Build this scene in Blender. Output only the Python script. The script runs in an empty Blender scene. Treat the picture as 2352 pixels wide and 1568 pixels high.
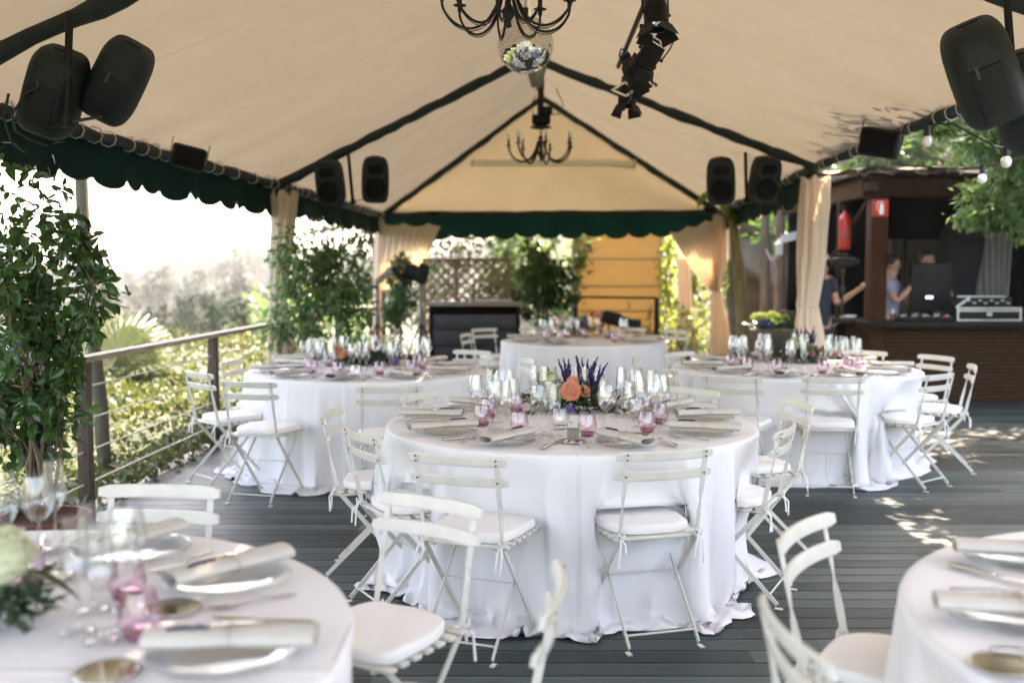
import bpy, bmesh, math, random
import numpy as np
from mathutils import Vector, Matrix
R = math.radians
rnd = random.Random(7)
scene = bpy.context.scene
COL = scene.collection

# ------------------------------------------------------------------ camera, sky, sun, exposure
CAM_H = 1.50
F = 2287.0                       # focal length in the units of a 2352 px wide frame
PITCH = math.atan(156.0 / F)
cam_d = bpy.data.cameras.new('camera'); cam = bpy.data.objects.new('camera', cam_d); COL.objects.link(cam)
cam.location = (0, 0, CAM_H); cam.rotation_euler = (math.pi / 2 - PITCH, 0, 0)
cam_d.sensor_width = 36.0; cam_d.lens = 36.0 * F / 2352.0
cam_d.clip_start = 0.05; cam_d.clip_end = 3000
cam_d.dof.use_dof = True; cam_d.dof.focus_distance = 4.55; cam_d.dof.aperture_fstop = 1.5
scene.camera = cam

SUN_EL, SUN_AZ = R(56), R(24)     # azimuth measured from +Y towards +X
world = bpy.data.worlds.new("World"); scene.world = world; world.use_nodes = True
wn = world.node_tree
sky = wn.nodes.new('ShaderNodeTexSky'); sky.sky_type = 'NISHITA'; sky.sun_disc = False
sky.sun_elevation = SUN_EL; sky.sun_rotation = SUN_AZ
sky.air_density = 1.0; sky.dust_density = 3.0; sky.ozone_density = 1.0
wn.nodes['Background'].inputs['Strength'].default_value = 0.15
wn.links.new(sky.outputs[0], wn.nodes['Background'].inputs[0])
sl = bpy.data.lights.new('sun', 'SUN'); sl.energy = 4.6; sl.angle = R(0.6); sl.color = (1.0, 0.93, 0.82)
so = bpy.data.objects.new('sun', sl); COL.objects.link(so)
sd = Vector((math.sin(SUN_AZ) * math.cos(SUN_EL), math.cos(SUN_AZ) * math.cos(SUN_EL), math.sin(SUN_EL)))
so.rotation_euler = sd.to_track_quat('Z', 'Y').to_euler()
scene.view_settings.view_transform = 'Standard'; scene.view_settings.look = 'None'
scene.view_settings.gamma = 1; scene.view_settings.exposure = 3.55
scene.view_settings.use_white_balance = True; scene.view_settings.white_balance_temperature = 8000; scene.view_settings.white_balance_tint = 14
cy = scene.cycles
cy.max_bounces = 9; cy.diffuse_bounces = 5; cy.glossy_bounces = 4; cy.transmission_bounces = 6
cy.transparent_max_bounces = 40; cy.volume_bounces = 0; cy.caustics_reflective = False; cy.caustics_refractive = False
cy.sample_clamp_indirect = 6.0; cy.use_denoising = True

def P(px, py, Y):
    """point of the ray through picture point (px,py) at world depth Y"""
    dx = (px - 1176) / F; dy = (784 - py) / F
    v = Vector((dx, math.cos(PITCH) + dy * math.sin(PITCH), -math.sin(PITCH) + dy * math.cos(PITCH)))
    return Vector((0, 0, CAM_H)) + v * (Y / v.y)
def G(px, py, z):
    dx = (px - 1176) / F; dy = (784 - py) / F
    v = Vector((dx, math.cos(PITCH) + dy * math.sin(PITCH), -math.sin(PITCH) + dy * math.cos(PITCH)))
    return Vector((0, 0, CAM_H)) + v * ((z - CAM_H) / v.z)

# ------------------------------------------------------------------ materials
def _mat(name):
    m = bpy.data.materials.new(name); m.use_nodes = True
    nt = m.node_tree; nt.nodes.clear()
    out = nt.nodes.new('ShaderNodeOutputMaterial')
    return m, nt, out
def N(nt, t, **kw):
    n = nt.nodes.new(t)
    for k, v in kw.items():
        if k.startswith('i_'): n.inputs[k[2:].replace('_', ' ')].default_value = v
        else: setattr(n, k, v)
    return n
def c4(c): return (c[0], c[1], c[2], 1.0)
def mat(name, col, rough=0.6, metal=0.0, var=0.15, scale=8.0, bump=0.0, bscale=None, col2=None, spec=0.5, coat=0.0, sheen=0.0, stretch=(1, 1, 1), trans=0.0, aniso=None):
    """principled material; noise drives a colour variation and a bump"""
    m, nt, out = _mat(name)
    L = nt.links
    b = N(nt, 'ShaderNodeBsdfPrincipled')
    b.inputs['Roughness'].default_value = rough; b.inputs['Metallic'].default_value = metal
    b.inputs['Specular IOR Level'].default_value = spec
    if coat: b.inputs['Coat Weight'].default_value = coat
    if sheen: b.inputs['Sheen Weight'].default_value = sheen
    tc = N(nt, 'ShaderNodeTexCoord'); mp = N(nt, 'ShaderNodeMapping'); mp.inputs['Scale'].default_value = stretch
    L.new(tc.outputs['Object'], mp.inputs[0])
    no = N(nt, 'ShaderNodeTexNoise'); no.inputs['Scale'].default_value = scale; no.inputs['Detail'].default_value = 5
    L.new(mp.outputs[0], no.inputs['Vector'])
    mx = N(nt, 'ShaderNodeMix', data_type='RGBA')
    c2 = col2 or tuple(max(0, x * (1 - var)) for x in col)
    mx.inputs['A'].default_value = c4(c2); mx.inputs['B'].default_value = c4(tuple(min(1, x * (1 + var * .4)) for x in col))
    rp = N(nt, 'ShaderNodeMapRange'); rp.inputs['From Min'].default_value = .3; rp.inputs['From Max'].default_value = .7
    L.new(no.outputs[0], rp.inputs[0]); L.new(rp.outputs[0], mx.inputs['Factor'])
    L.new(mx.outputs['Result'], b.inputs['Base Color'])
    if bump:
        n2 = N(nt, 'ShaderNodeTexNoise'); n2.inputs['Scale'].default_value = bscale or scale * 4; n2.inputs['Detail'].default_value = 4
        L.new(mp.outputs[0], n2.inputs['Vector'])
        bp = N(nt, 'ShaderNodeBump'); bp.inputs['Strength'].default_value = bump; bp.inputs['Distance'].default_value = .01
        L.new(n2.outputs[0], bp.inputs['Height']); L.new(bp.outputs[0], b.inputs['Normal'])
    if trans:
        t = N(nt, 'ShaderNodeBsdfTranslucent'); L.new(mx.outputs['Result'], t.inputs[0])
        s = N(nt, 'ShaderNodeMixShader'); s.inputs[0].default_value = trans
        L.new(b.outputs[0], s.inputs[1]); L.new(t.outputs[0], s.inputs[2]); L.new(s.outputs[0], out.inputs[0])
    else:
        L.new(b.outputs[0], out.inputs[0])
    return m
def leaf_mat(name, dark, light, trans=0.35, rough=0.35, tcol=None):
    m, nt, out = _mat(name); L = nt.links
    g = N(nt, 'ShaderNodeNewGeometry')
    mx = N(nt, 'ShaderNodeMix', data_type='RGBA'); mx.inputs['A'].default_value = c4(dark); mx.inputs['B'].default_value = c4(light)
    L.new(g.outputs['Random Per Island'], mx.inputs['Factor'])
    wn_ = N(nt, 'ShaderNodeTexWhiteNoise', noise_dimensions='1D'); L.new(g.outputs['Random Per Island'], wn_.inputs['W'])
    gt = N(nt, 'ShaderNodeMath', operation='GREATER_THAN'); gt.inputs[1].default_value = .985; L.new(wn_.outputs['Value'], gt.inputs[0])
    mo = N(nt, 'ShaderNodeMix', data_type='RGBA'); mo.inputs['B'].default_value = c4((.16, .12, .025)); L.new(gt.outputs[0], mo.inputs['Factor']); L.new(mx.outputs['Result'], mo.inputs['A']); mx = mo
    b = N(nt, 'ShaderNodeBsdfPrincipled'); b.inputs['Roughness'].default_value = rough; b.inputs['Specular IOR Level'].default_value = .45 if rough < .9 else .03
    L.new(mx.outputs['Result'], b.inputs['Base Color'])
    t = N(nt, 'ShaderNodeBsdfTranslucent')
    if tcol: t.inputs[0].default_value = c4(tcol)
    else:
        hs = N(nt, 'ShaderNodeHueSaturation'); hs.inputs['Value'].default_value = 1.8; hs.inputs['Hue'].default_value = .48
        L.new(mx.outputs['Result'], hs.inputs['Color']); L.new(hs.outputs[0], t.inputs[0])
    s = N(nt, 'ShaderNodeMixShader'); s.inputs[0].default_value = trans
    L.new(b.outputs[0], s.inputs[1]); L.new(t.outputs[0], s.inputs[2]); L.new(s.outputs[0], out.inputs[0])
    return m
def thin_glass(name, tint=(.96, .97, .97), edge=(.33, .36, .38), gloss=0.11, rough=0.02, gmax=.60):
    """thin-walled glass: clear face on, reflective and darker towards grazing angles"""
    m, nt, out = _mat(name); L = nt.links
    lw = N(nt, 'ShaderNodeLayerWeight'); lw.inputs['Blend'].default_value = .5
    p3 = N(nt, 'ShaderNodeMath', operation='POWER'); p3.inputs[1].default_value = 2.2
    L.new(lw.outputs['Facing'], p3.inputs[0])
    mx = N(nt, 'ShaderNodeMix', data_type='RGBA'); mx.inputs['A'].default_value = c4(tint); mx.inputs['B'].default_value = c4(edge)
    L.new(p3.outputs[0], mx.inputs['Factor'])
    tr = N(nt, 'ShaderNodeBsdfTransparent'); L.new(mx.outputs['Result'], tr.inputs[0])
    gl = N(nt, 'ShaderNodeBsdfGlossy'); gl.inputs['Roughness'].default_value = rough; gl.inputs[0].default_value = (1, 1, 1, 1)
    mr = N(nt, 'ShaderNodeMapRange'); mr.inputs['To Min'].default_value = gloss; mr.inputs['To Max'].default_value = gmax
    L.new(p3.outputs[0], mr.inputs[0])
    s = N(nt, 'ShaderNodeMixShader'); L.new(mr.outputs[0], s.inputs[0]); L.new(tr.outputs[0], s.inputs[1]); L.new(gl.outputs[0], s.inputs[2])
    L.new(s.outputs[0], out.inputs[0])
    return m

M = {}
def fabric(name, col, trans, weave=900, var=.06, big=1.2, seams=None, bump=.25, tcol=None, wr=.35, crease=None):
    m, nt, out = _mat(name); L = nt.links
    tc = N(nt, 'ShaderNodeTexCoord')
    no = N(nt, 'ShaderNodeTexNoise'); no.inputs['Scale'].default_value = big; no.inputs['Detail'].default_value = 6
    L.new(tc.outputs['Object'], no.inputs['Vector'])
    mx = N(nt, 'ShaderNodeMix', data_type='RGBA'); mx.inputs['A'].default_value = c4(tuple(x * (1 - var) for x in col)); mx.inputs['B'].default_value = c4(col)
    mr = N(nt, 'ShaderNodeMapRange'); mr.inputs['From Min'].default_value = .35; mr.inputs['From Max'].default_value = .65
    L.new(no.outputs[0], mr.inputs[0]); L.new(mr.outputs[0], mx.inputs['Factor'])
    colour = mx.outputs['Result']
    if seams:
        sx = N(nt, 'ShaderNodeSeparateXYZ'); L.new(tc.outputs['Object'], sx.inputs[0])
        wb = N(nt, 'ShaderNodeMath', operation='PINGPONG'); wb.inputs[1].default_value = seams / 2
        L.new(sx.outputs[1], wb.inputs[0])
        lt = N(nt, 'ShaderNodeMath', operation='LESS_THAN'); lt.inputs[1].default_value = .006
        L.new(wb.outputs[0], lt.inputs[0])
        m2 = N(nt, 'ShaderNodeMix', data_type='RGBA'); m2.inputs['B'].default_value = c4((col[0] * .80, col[1] * .66, col[2] * .5))
        L.new(colour, m2.inputs['A']); L.new(lt.outputs[0], m2.inputs['Factor']); colour = m2.outputs['Result']
    b = N(nt, 'ShaderNodeBsdfPrincipled'); b.inputs['Roughness'].default_value = .85; b.inputs['Specular IOR Level'].default_value = .15
    L.new(colour, b.inputs['Base Color'])
    n2 = N(nt, 'ShaderNodeTexNoise'); n2.inputs['Scale'].default_value = weave / 20; n2.inputs['Detail'].default_value = 3
    n3 = N(nt, 'ShaderNodeTexNoise'); n3.inputs['Scale'].default_value = 7; n3.inputs['Detail'].default_value = 2
    L.new(tc.outputs['Object'], n2.inputs['Vector']); L.new(tc.outputs['Object'], n3.inputs['Vector'])
    ad = N(nt, 'ShaderNodeMath', operation='MULTIPLY_ADD'); ad.inputs[1].default_value = .12
    L.new(n2.outputs[0], ad.inputs[0]); L.new(n3.outputs[0], ad.inputs[2])
    hgt = ad.outputs[0]
    if crease:                                   # pressed fold lines
        s3 = N(nt, 'ShaderNodeSeparateXYZ'); L.new(tc.outputs['Object'], s3.inputs[0]); acc = None
        for ax, of in ((0, .02), (1, .13)):
            a1 = N(nt, 'ShaderNodeMath', operation='ADD'); a1.inputs[1].default_value = of; L.new(s3.outputs[ax], a1.inputs[0])
            pg = N(nt, 'ShaderNodeMath', operation='PINGPONG'); pg.inputs[1].default_value = crease; L.new(a1.outputs[0], pg.inputs[0])
            mr2 = N(nt, 'ShaderNodeMapRange'); mr2.inputs['From Max'].default_value = .012; mr2.inputs['To Min'].default_value = .55; mr2.inputs['To Max'].default_value = 0; L.new(pg.outputs[0], mr2.inputs[0])
            a2 = N(nt, 'ShaderNodeMath', operation='ADD'); L.new(mr2.outputs[0], a2.inputs[0]); L.new(hgt, a2.inputs[1]); hgt = a2.outputs[0]
    bp = N(nt, 'ShaderNodeBump'); bp.inputs['Strength'].default_value = bump; bp.inputs['Distance'].default_value = wr * .05
    L.new(hgt, bp.inputs['Height']); L.new(bp.outputs[0], b.inputs['Normal'])
    if trans:
        t = N(nt, 'ShaderNodeBsdfTranslucent')
        if tcol: t.inputs[0].default_value = c4(tcol)
        else: L.new(colour, t.inputs[0])
        s = N(nt, 'ShaderNodeMixShader'); s.inputs[0].default_value = trans
        L.new(b.outputs[0], s.inputs[1]); L.new(t.outputs[0], s.inputs[2]); L.new(s.outputs[0], out.inputs[0])
    else: L.new(b.outputs[0], out.inputs[0])
    return m
M['canopy'] = fabric('canopy_cloth', (.285, .265, .228), .030, seams=1.5, var=.22, tcol=(.74, .64, .50), wr=.8)
M['gable'] = fabric('gable_cloth', (.32, .29, .235), .042, var=.16, tcol=(.84, .66, .42))
M['tablecloth'] = fabric('tablecloth', (.87, .85, .855), .12, var=.04, bump=.5, crease=.47)
M['curtain'] = fabric('cream_curtain', (.72, .62, .50), .22, var=.08, tcol=(.85, .60, .38))
M['grey_curtain'] = fabric('grey_curtain', (.30, .30, .27), .1, var=.2)
M['green'] = fabric('green_canvas', (.002, .020, .016), .05, var=.25)
M['napkin'] = fabric('napkin_linen', (.55, .52, .475), .0, weave=2400, bump=.5, var=.10, big=9)
M['cushion'] = fabric('cushion_cloth', (.80, .775, .755), .0, bump=.3, var=.04, big=5)
M['chair'] = mat('cream_chair_paint', (.62, .595, .53), .42, var=.08, scale=14, bump=.06, bscale=120)
M['bolt'] = mat('bolt_metal', (.10, .085, .07), .6, .2)
M['black'] = mat('black_plastic', (.0035, .005, .005), .55, spec=.25, var=.3, scale=20, bump=.1, bscale=300)
M['grille'] = mat('speaker_grille', (.003, .004, .004), .8, spec=.2, var=.5, scale=200, bump=.6, bscale=400)
M['speaker_grey'] = mat('speaker_housing', (.015, .022, .021), .6, spec=.22, var=.25, scale=12, bump=.1, bscale=250)
M['iron'] = mat('black_iron', (.010, .012, .012), .5, .3, var=.3)
M['wrap'] = mat('dark_wrapped_cloth', (.016, .028, .026), .85, var=.4, scale=10, bump=.7, bscale=25)
M['silver'] = mat('silverware', (.62, .58, .54), .16, 1.0, var=.15, scale=20)
M['chrome'] = mat('polished_metal', (.75, .75, .73), .18, 1.0, var=.1)
M['gold'] = mat('gold_mirror', (.52, .44, .28), .12, 1.0, var=.2, scale=12)
M['glass'] = thin_glass('clear_glass')
M['plate'] = thin_glass('glass_plate', (.97, .98, .985), (.82, .85, .87), gloss=.06, rough=.10, gmax=.42)
M['pink'] = thin_glass('pink_glass', (.90, .77, .84), (.46, .24, .36), gloss=.09)
M['pinkbase'] = thin_glass('pink_glass_base', (.70, .30, .48), (.34, .08, .2), gloss=.08)
M['rope'] = mat('white_rope', (.55, .53, .48), .8, var=.2)
M['twine'] = mat('jute_twine', (.42, .27, .14), .9, var=.2)
M['bulb'] = mat('frosted_bulb', (.80, .79, .74), .25, var=.05)
M['wood_dark'] = mat('dark_stained_wood', (.022, .0082, .0022), .75, spec=.10, var=.5, scale=6, stretch=(3, 3, .5), bump=.4, bscale=30)
M['wood_rail'] = mat('sunlit_rail_wood', (.34, .29, .21), .7, var=.4, scale=8, stretch=(5, .6, 5), bump=.4, bscale=40)  # pale tone puts the sunlight on the handrail into the colour
M['wood_post'] = mat('rail_post_wood', (.075, .045, .03), .65, var=.5, scale=8, stretch=(5, 5, .6), bump=.4, bscale=40)
M['pole_wood'] = mat('pole_wood', (.055, .047, .024), .7, var=.4, scale=6, stretch=(4, 4, .3), bump=.5, bscale=20)
M['trellis'] = mat('trellis_wood', (.20, .125, .075), .75, var=.3, scale=10, bump=.3)
M['bark'] = mat('bark', (.16, .11, .075), .9, var=.5, scale=14, stretch=(2, 2, .5), bump=.8, bscale=40)
M['trunk_dark'] = mat('vine_bark', (.09, .05, .035), .9, var=.5, scale=20, bump=.8, bscale=60)
M['terracotta'] = mat('terracotta', (.12, .035, .02), .8, var=.3, bump=.2)
M['white_paint'] = mat('white_paint', (.78, .77, .73), .5, var=.06)
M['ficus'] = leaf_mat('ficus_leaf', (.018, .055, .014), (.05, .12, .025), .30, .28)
M['ficus_back'] = leaf_mat('backlit_ficus_leaf', (.035, .085, .025), (.11, .20, .06), .42, .35)  # paler copy of the ficus leaf, backlight put into the colour
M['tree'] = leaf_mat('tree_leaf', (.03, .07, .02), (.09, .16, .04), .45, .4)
M['sunleaf'] = leaf_mat('sunlit_leaf', (.07, .13, .02), (.20, .24, .035), .45, .4)  # brighter, yellower copy of the tree leaf: sunlight is in its colour
M['hedge'] = leaf_mat('hedge_leaf', (.014, .034, .007), (.070, .080, .014), .30, .35)
M['hillleaf'] = leaf_mat('far_tree_leaf', (.004, .013, .006), (.010, .025, .010), .06, .95)
M['farwood'] = leaf_mat('far_wood_leaf', (.009, .022, .011), (.018, .036, .018), .1, .95)
M['pine'] = leaf_mat('pine_needles', (.010, .032, .014), (.03, .06, .022), .2, .6)
M['palm'] = leaf_mat('palm_leaf', (.030, .048, .018), (.06, .075, .028), .25, .35)
M['skin'] = mat('skin', (.42, .23, .155), .5, var=.08)
M['hair'] = mat('dark_hair', (.012, .009, .008), .6, var=.3)
M['navy'] = mat('navy_shirt', (.012, .020, .038), .85, var=.3, bump=.3)
M['lilac'] = mat('grey_lilac_shirt', (.26, .26, .33), .85, var=.15, bump=.3)
M['blackcloth'] = mat('black_cloth', (.010, .010, .011), .9, var=.3, bump=.3)
M['jeans'] = mat('dark_trousers', (.02, .025, .035), .9, var=.3)
M['red'] = mat('red_paint', (.55, .022, .012), .35, var=.15)
M['stone'] = mat('rough_stone', (.13, .105, .08), .9, var=.6, scale=2.2, bump=1.0, bscale=9)

# ------------------------------------------------------------------ mesh builder
class MB:
    def __init__(s): s.v = []; s.f = []; s.sm = []; s.mi = []
    def add(s, vs, fs, smooth=False, mi=0):
        o = len(s.v); s.v.extend([tuple(v) for v in vs]); s.f.extend([tuple(i + o for i in f) for f in fs])
        s.sm.extend([smooth] * len(fs)); s.mi.extend([mi] * len(fs)); return s
    def box(s, c, d, rot=None, mi=0, bev=0.0):
        x, y, z = d[0] / 2, d[1] / 2, d[2] / 2
        if bev > 0:
            b = min(bev, x * .9, y * .9, z * .9); pts = []
            bm = bmesh.new(); bmesh.ops.create_cube(bm, size=1.0)
            for v in bm.verts: v.co = Vector((v.co.x * d[0], v.co.y * d[1], v.co.z * d[2]))
            bmesh.ops.bevel(bm, geom=bm.edges[:], offset=b, segments=2, profile=.6, affect='EDGES')
            vs = [v.co.copy() for v in bm.verts]; bm.verts.index_update(); fs = [[v.index for v in f.verts] for f in bm.faces]; bm.free()
        else:
            vs = [Vector((a * x, b_ * y, c_ * z)) for a in (-1, 1) for b_ in (-1, 1) for c_ in (-1, 1)]
            fs = [(0, 1, 3, 2), (4, 6, 7, 5), (0, 4, 5, 1), (2, 3, 7, 6), (0, 2, 6, 4), (1, 5, 7, 3)]
        if rot is not None: vs = [rot @ v for v in vs]
        c = Vector(c)
        return s.add([v + c for v in vs], fs, bev > 0, mi)
    def loft(s, rings, closed=True, caps=True, smooth=True, mi=0):
        n = len(rings[0]); vs = [p for r in rings for p in r]; fs = []
        for i in range(len(rings) - 1):
            for j in range(n if closed else n - 1):
                k = (j + 1) % n
                fs.append((i * n + j, i * n + k, (i + 1) * n + k, (i + 1) * n + j))
        s.add(vs, fs, smooth, mi)
        if caps and closed:
            s.add(rings[0], [tuple(range(n))[::-1]], False, mi); s.add(rings[-1], [tuple(range(n))], False, mi)
        return s
    def tube(s, pts, r, n=8, caps=True, mi=0, smooth=True):
        pts = [Vector(p) for p in pts]; rs = r if isinstance(r, (list, tuple)) else [r] * len(pts)
        rings = []; t0 = (pts[1] - pts[0]).normalized()
        up = Vector((0, 0, 1)) if abs(t0.z) < .9 else Vector((1, 0, 0))
        u = t0.cross(up).normalized()
        for i, p in enumerate(pts):
            t = (pts[min(i + 1, len(pts) - 1)] - pts[max(i - 1, 0)]).normalized()
            u = (u - t * u.dot(t)); u = u.normalized() if u.length > 1e-6 else t.orthogonal().normalized()
            w = t.cross(u)
            rings.append([p + (u * math.cos(a) + w * math.sin(a)) * rs[i] for a in [2 * math.pi * k / n for k in range(n)]])
        return s.loft(rings, True, caps, smooth, mi)
    def bar(s, p0, p1, w, t, side=(1, 0, 0), mi=0):
        """flat bar: w along side, t across"""
        p0, p1 = Vector(p0), Vector(p1); d = (p1 - p0).normalized(); a = Vector(side); a = (a - d * a.dot(d)).normalized(); b = d.cross(a)
        rings = [[p + a * (sx * w / 2) + b * (sy * t / 2) for sx, sy in ((-1, -1), (1, -1), (1, 1), (-1, 1))] for p in (p0, p1)]
        return s.loft(rings, True, True, False, mi)
    def sweep(s, secs, mi=0, smooth=False):
        """secs: (centre, half vector a, half vector b)"""
        rings = [[c + a * x + b * y for x, y in ((-1, -1), (1, -1), (1, 1), (-1, 1))] for c, a, b in secs]
        return s.loft(rings, True, True, smooth, mi)
    def lathe(s, prof, n=24, c=(0, 0, 0), smooth=True, mi=0, caps=False):
        rings = [[Vector((c[0] + r * math.cos(2 * math.pi * k / n), c[1] + r * math.sin(2 * math.pi * k / n), c[2] + z)) for k in range(n)] for r, z in prof]
        return s.loft(rings, True, caps, smooth, mi)
    def sphere(s, c, r, n=12, m=8, sc=(1, 1, 1), mi=0, rot=None):
        rings = []
        for i in range(m + 1):
            a = math.pi * i / m; rr = max(math.sin(a), .002)
            rings.append([Vector((r * sc[0] * rr * math.cos(2 * math.pi * k / n), r * sc[1] * rr * math.sin(2 * math.pi * k / n), -r * sc[2] * math.cos(a))) for k in range(n)])
        if rot is not None: rings = [[rot @ p for p in q] for q in rings]
        c = Vector(c); rings = [[p + c for p in q] for q in rings]
        return s.loft(rings, True, False, True, mi)
    def grid(s, fn, nu, nv, closed_u=False, mi=0, smooth=True):
        vs = [fn(i / nu, j / nv) for j in range(nv + 1) for i in range(nu + (0 if closed_u else 1))]
        w = nu if closed_u else nu + 1; fs = []
        for j in range(nv):
            for i in range(nu):
                k = (i + 1) % w
                fs.append((j * w + i, j * w + k, (j + 1) * w + k, (j + 1) * w + i))
        return s.add(vs, fs, smooth, mi)
    def xform(s, m, start=0):
        for i in range(start, len(s.v)): s.v[i] = tuple(m @ Vector(s.v[i]))
        return s
    def build(s, name, material, parent=None, mods=None):
        me = bpy.data.meshes.new(name); me.from_pydata(s.v, [], s.f)
        me.polygons.foreach_set('use_smooth', s.sm)
        ms = material if isinstance(material, (list, tuple)) else [material]
        for m in ms: me.materials.append(m)
        if len(ms) > 1: me.polygons.foreach_set('material_index', s.mi)
        me.update()
        o = bpy.data.objects.new(name, me); COL.objects.link(o)
        if parent is not None: o.parent = parent
        return o
def rawmesh(name, V, Fq, material, parent=None, smooth=False, mi=None):
    """fast mesh of quads from numpy arrays"""
    me = bpy.data.meshes.new(name)
    V = np.asarray(V, np.float32); Fq = np.asarray(Fq, np.int32)
    me.vertices.add(len(V)); me.vertices.foreach_set('co', V.ravel())
    k = Fq.shape[1]; me.loops.add(Fq.size); me.loops.foreach_set('vertex_index', Fq.ravel())
    me.polygons.add(len(Fq)); me.polygons.foreach_set('loop_start', np.arange(0, Fq.size, k, dtype=np.int32))
    me.polygons.foreach_set('use_smooth', np.full(len(Fq), smooth))
    ms = material if isinstance(material, (list, tuple)) else [material]
    for m in ms: me.materials.append(m)
    if mi is not None: me.polygons.foreach_set('material_index', np.asarray(mi, np.int32))
    me.update(calc_edges=True); me.validate()
    o = bpy.data.objects.new(name, me); COL.objects.link(o)
    if parent is not None: o.parent = parent
    return o

def tag(o, label=None, cat=None, group=None, kind=None):
    if label: o['label'] = label
    if cat: o['category'] = cat
    if group: o['group'] = group
    if kind: o['kind'] = kind
    return o
def thing(name, label, cat, loc=(0, 0, 0), rz=0.0, group=None):
    o = bpy.data.objects.new(name, None); COL.objects.link(o); o.location = loc; o.rotation_euler = (0, 0, rz)
    o.empty_display_size = .1
    return tag(o, label, cat, group)
def kids(o): return [c for c in bpy.data.objects if c.parent == o]
KIDS = {}
def dup(root, loc, rz, label=None, group=None, scale=None, tilt=None):
    """a copy of a thing with copies of its parts and sub-parts (mesh data shared)"""
    if root.name not in KIDS:
        KIDS[root.name] = [(c, kids(c)) for c in kids(root)]
    r = root.copy(); COL.objects.link(r); r.location = loc
    r.rotation_euler = (tilt[0], tilt[1], rz) if tilt else (0, 0, rz)
    if label: r['label'] = label
    if group: r['group'] = group
    if scale: r.scale = (scale,) * 3
    for ch, gs in KIDS[root.name]:
        c = ch.copy(); COL.objects.link(c); c.parent = r
        for g in gs:
            d = g.copy(); COL.objects.link(d); d.parent = c
    return r
class Proto:
    """first use moves the original, later uses copy it"""
    def __init__(s, root): s.root = root; s.used = False
    def put(s, loc, rz=0.0, label=None, group=None, tilt=None):
        if not s.used:
            s.used = True; r = s.root; KIDS[r.name] = [(c, kids(c)) for c in kids(r)]
            r.location = loc; r.rotation_euler = (tilt[0], tilt[1], rz) if tilt else (0, 0, rz)
            if label: r['label'] = label
            if group: r['group'] = group
            return r
        return dup(s.root, loc, rz, label, group, None, tilt)

# ------------------------------------------------------------------ leaves
rs = np.random.RandomState(11)
LEAF = np.array([(0, 0, 0), (-.30, .30, .05), (0, .30, -.03), (.30, .30, .05), (-.26, .62, .02), (0, .62, -.05), (.26, .62, .02), (0, 1.12, -.16)], np.float32)
LEAF_F = np.array([(0, 2, 1, 1), (0, 3, 2, 2), (1, 2, 5, 4), (2, 3, 6, 5), (4, 5, 7, 7), (5, 6, 7, 7)])
def leaves_np(pos, dirs, size, jit=.6, width=1.0, rs_=None):
    r_ = rs_ or rs; n = len(pos)
    d = dirs + r_.normal(0, jit, (n, 3)); d /= np.linalg.norm(d, axis=1, keepdims=True) + 1e-9
    up = r_.normal(0, 1, (n, 3)) + np.array([0, 0, 1.2]); x = np.cross(d, up); x /= np.linalg.norm(x, axis=1, keepdims=True) + 1e-9
    z = np.cross(x, d); s = (size * r_.uniform(.5, 1.35, n))[:, None, None]
    T = LEAF[None, :, :]
    V = pos[:, None, :] + s * (T[:, :, 0:1] * width * x[:, None, :] + T[:, :, 1:2] * d[:, None, :] + T[:, :, 2:3] * z[:, None, :])
    Q = (LEAF_F[None] + (np.arange(n) * 8)[:, None, None])
    return V.reshape(-1, 3), Q.reshape(-1, 4)
def leaf_obj(name, pos, dirs, size, material, parent=None, jit=.6, width=1.0):
    V, Q = leaves_np(np.asarray(pos, float), np.asarray(dirs, float), size, jit, width)
    # faces with a repeated vertex are triangles: split sets
    tri = Q[:, 2] == Q[:, 3]
    me = bpy.data.meshes.new(name); me.vertices.add(len(V)); me.vertices.foreach_set('co', V.astype(np.float32).ravel())
    Qt, Qq = Q[tri][:, :3], Q[~tri]
    loops = np.concatenate([Qt.ravel(), Qq.ravel()]).astype(np.int32)
    starts = np.concatenate([np.arange(len(Qt)) * 3, len(Qt) * 3 + np.arange(len(Qq)) * 4]).astype(np.int32)
    me.loops.add(len(loops)); me.loops.foreach_set('vertex_index', loops)
    me.polygons.add(len(starts)); me.polygons.foreach_set('loop_start', starts)
    me.polygons.foreach_set('use_smooth', np.full(len(starts), False)); me.materials.append(material)
    me.update(calc_edges=True)
    o = bpy.data.objects.new(name, me); COL.objects.link(o)
    if parent is not None: o.parent = parent
    return o
def clump_points(c, rad, n, clumps, spread=.28, shell=.55):
    """points in leaf clumps spread through an ellipsoid"""
    c = np.array(c, float); rad = np.array(rad, float)
    cc = rs.normal(0, 1, (clumps, 3)); cc /= np.linalg.norm(cc, axis=1, keepdims=True)
    rr = shell + (1 - shell) * rs.uniform(0, 1, clumps) ** .7; rr[rs.uniform(0, 1, clumps) < .25] *= .5
    cc = cc * rr[:, None]
    w = rs.uniform(.3, 1.4, clumps); idx = rs.choice(clumps, n, p=w / w.sum())
    sp = spread * rs.uniform(.5, 1.4, clumps)
    off = rs.normal(0, 1, (n, 3)) * sp[idx][:, None] * .55
    p = cc[idx] + off
    d = off / (np.linalg.norm(off, axis=1, keepdims=True) + 1e-6) + .5 * p
    return c + p * rad, d
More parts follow.
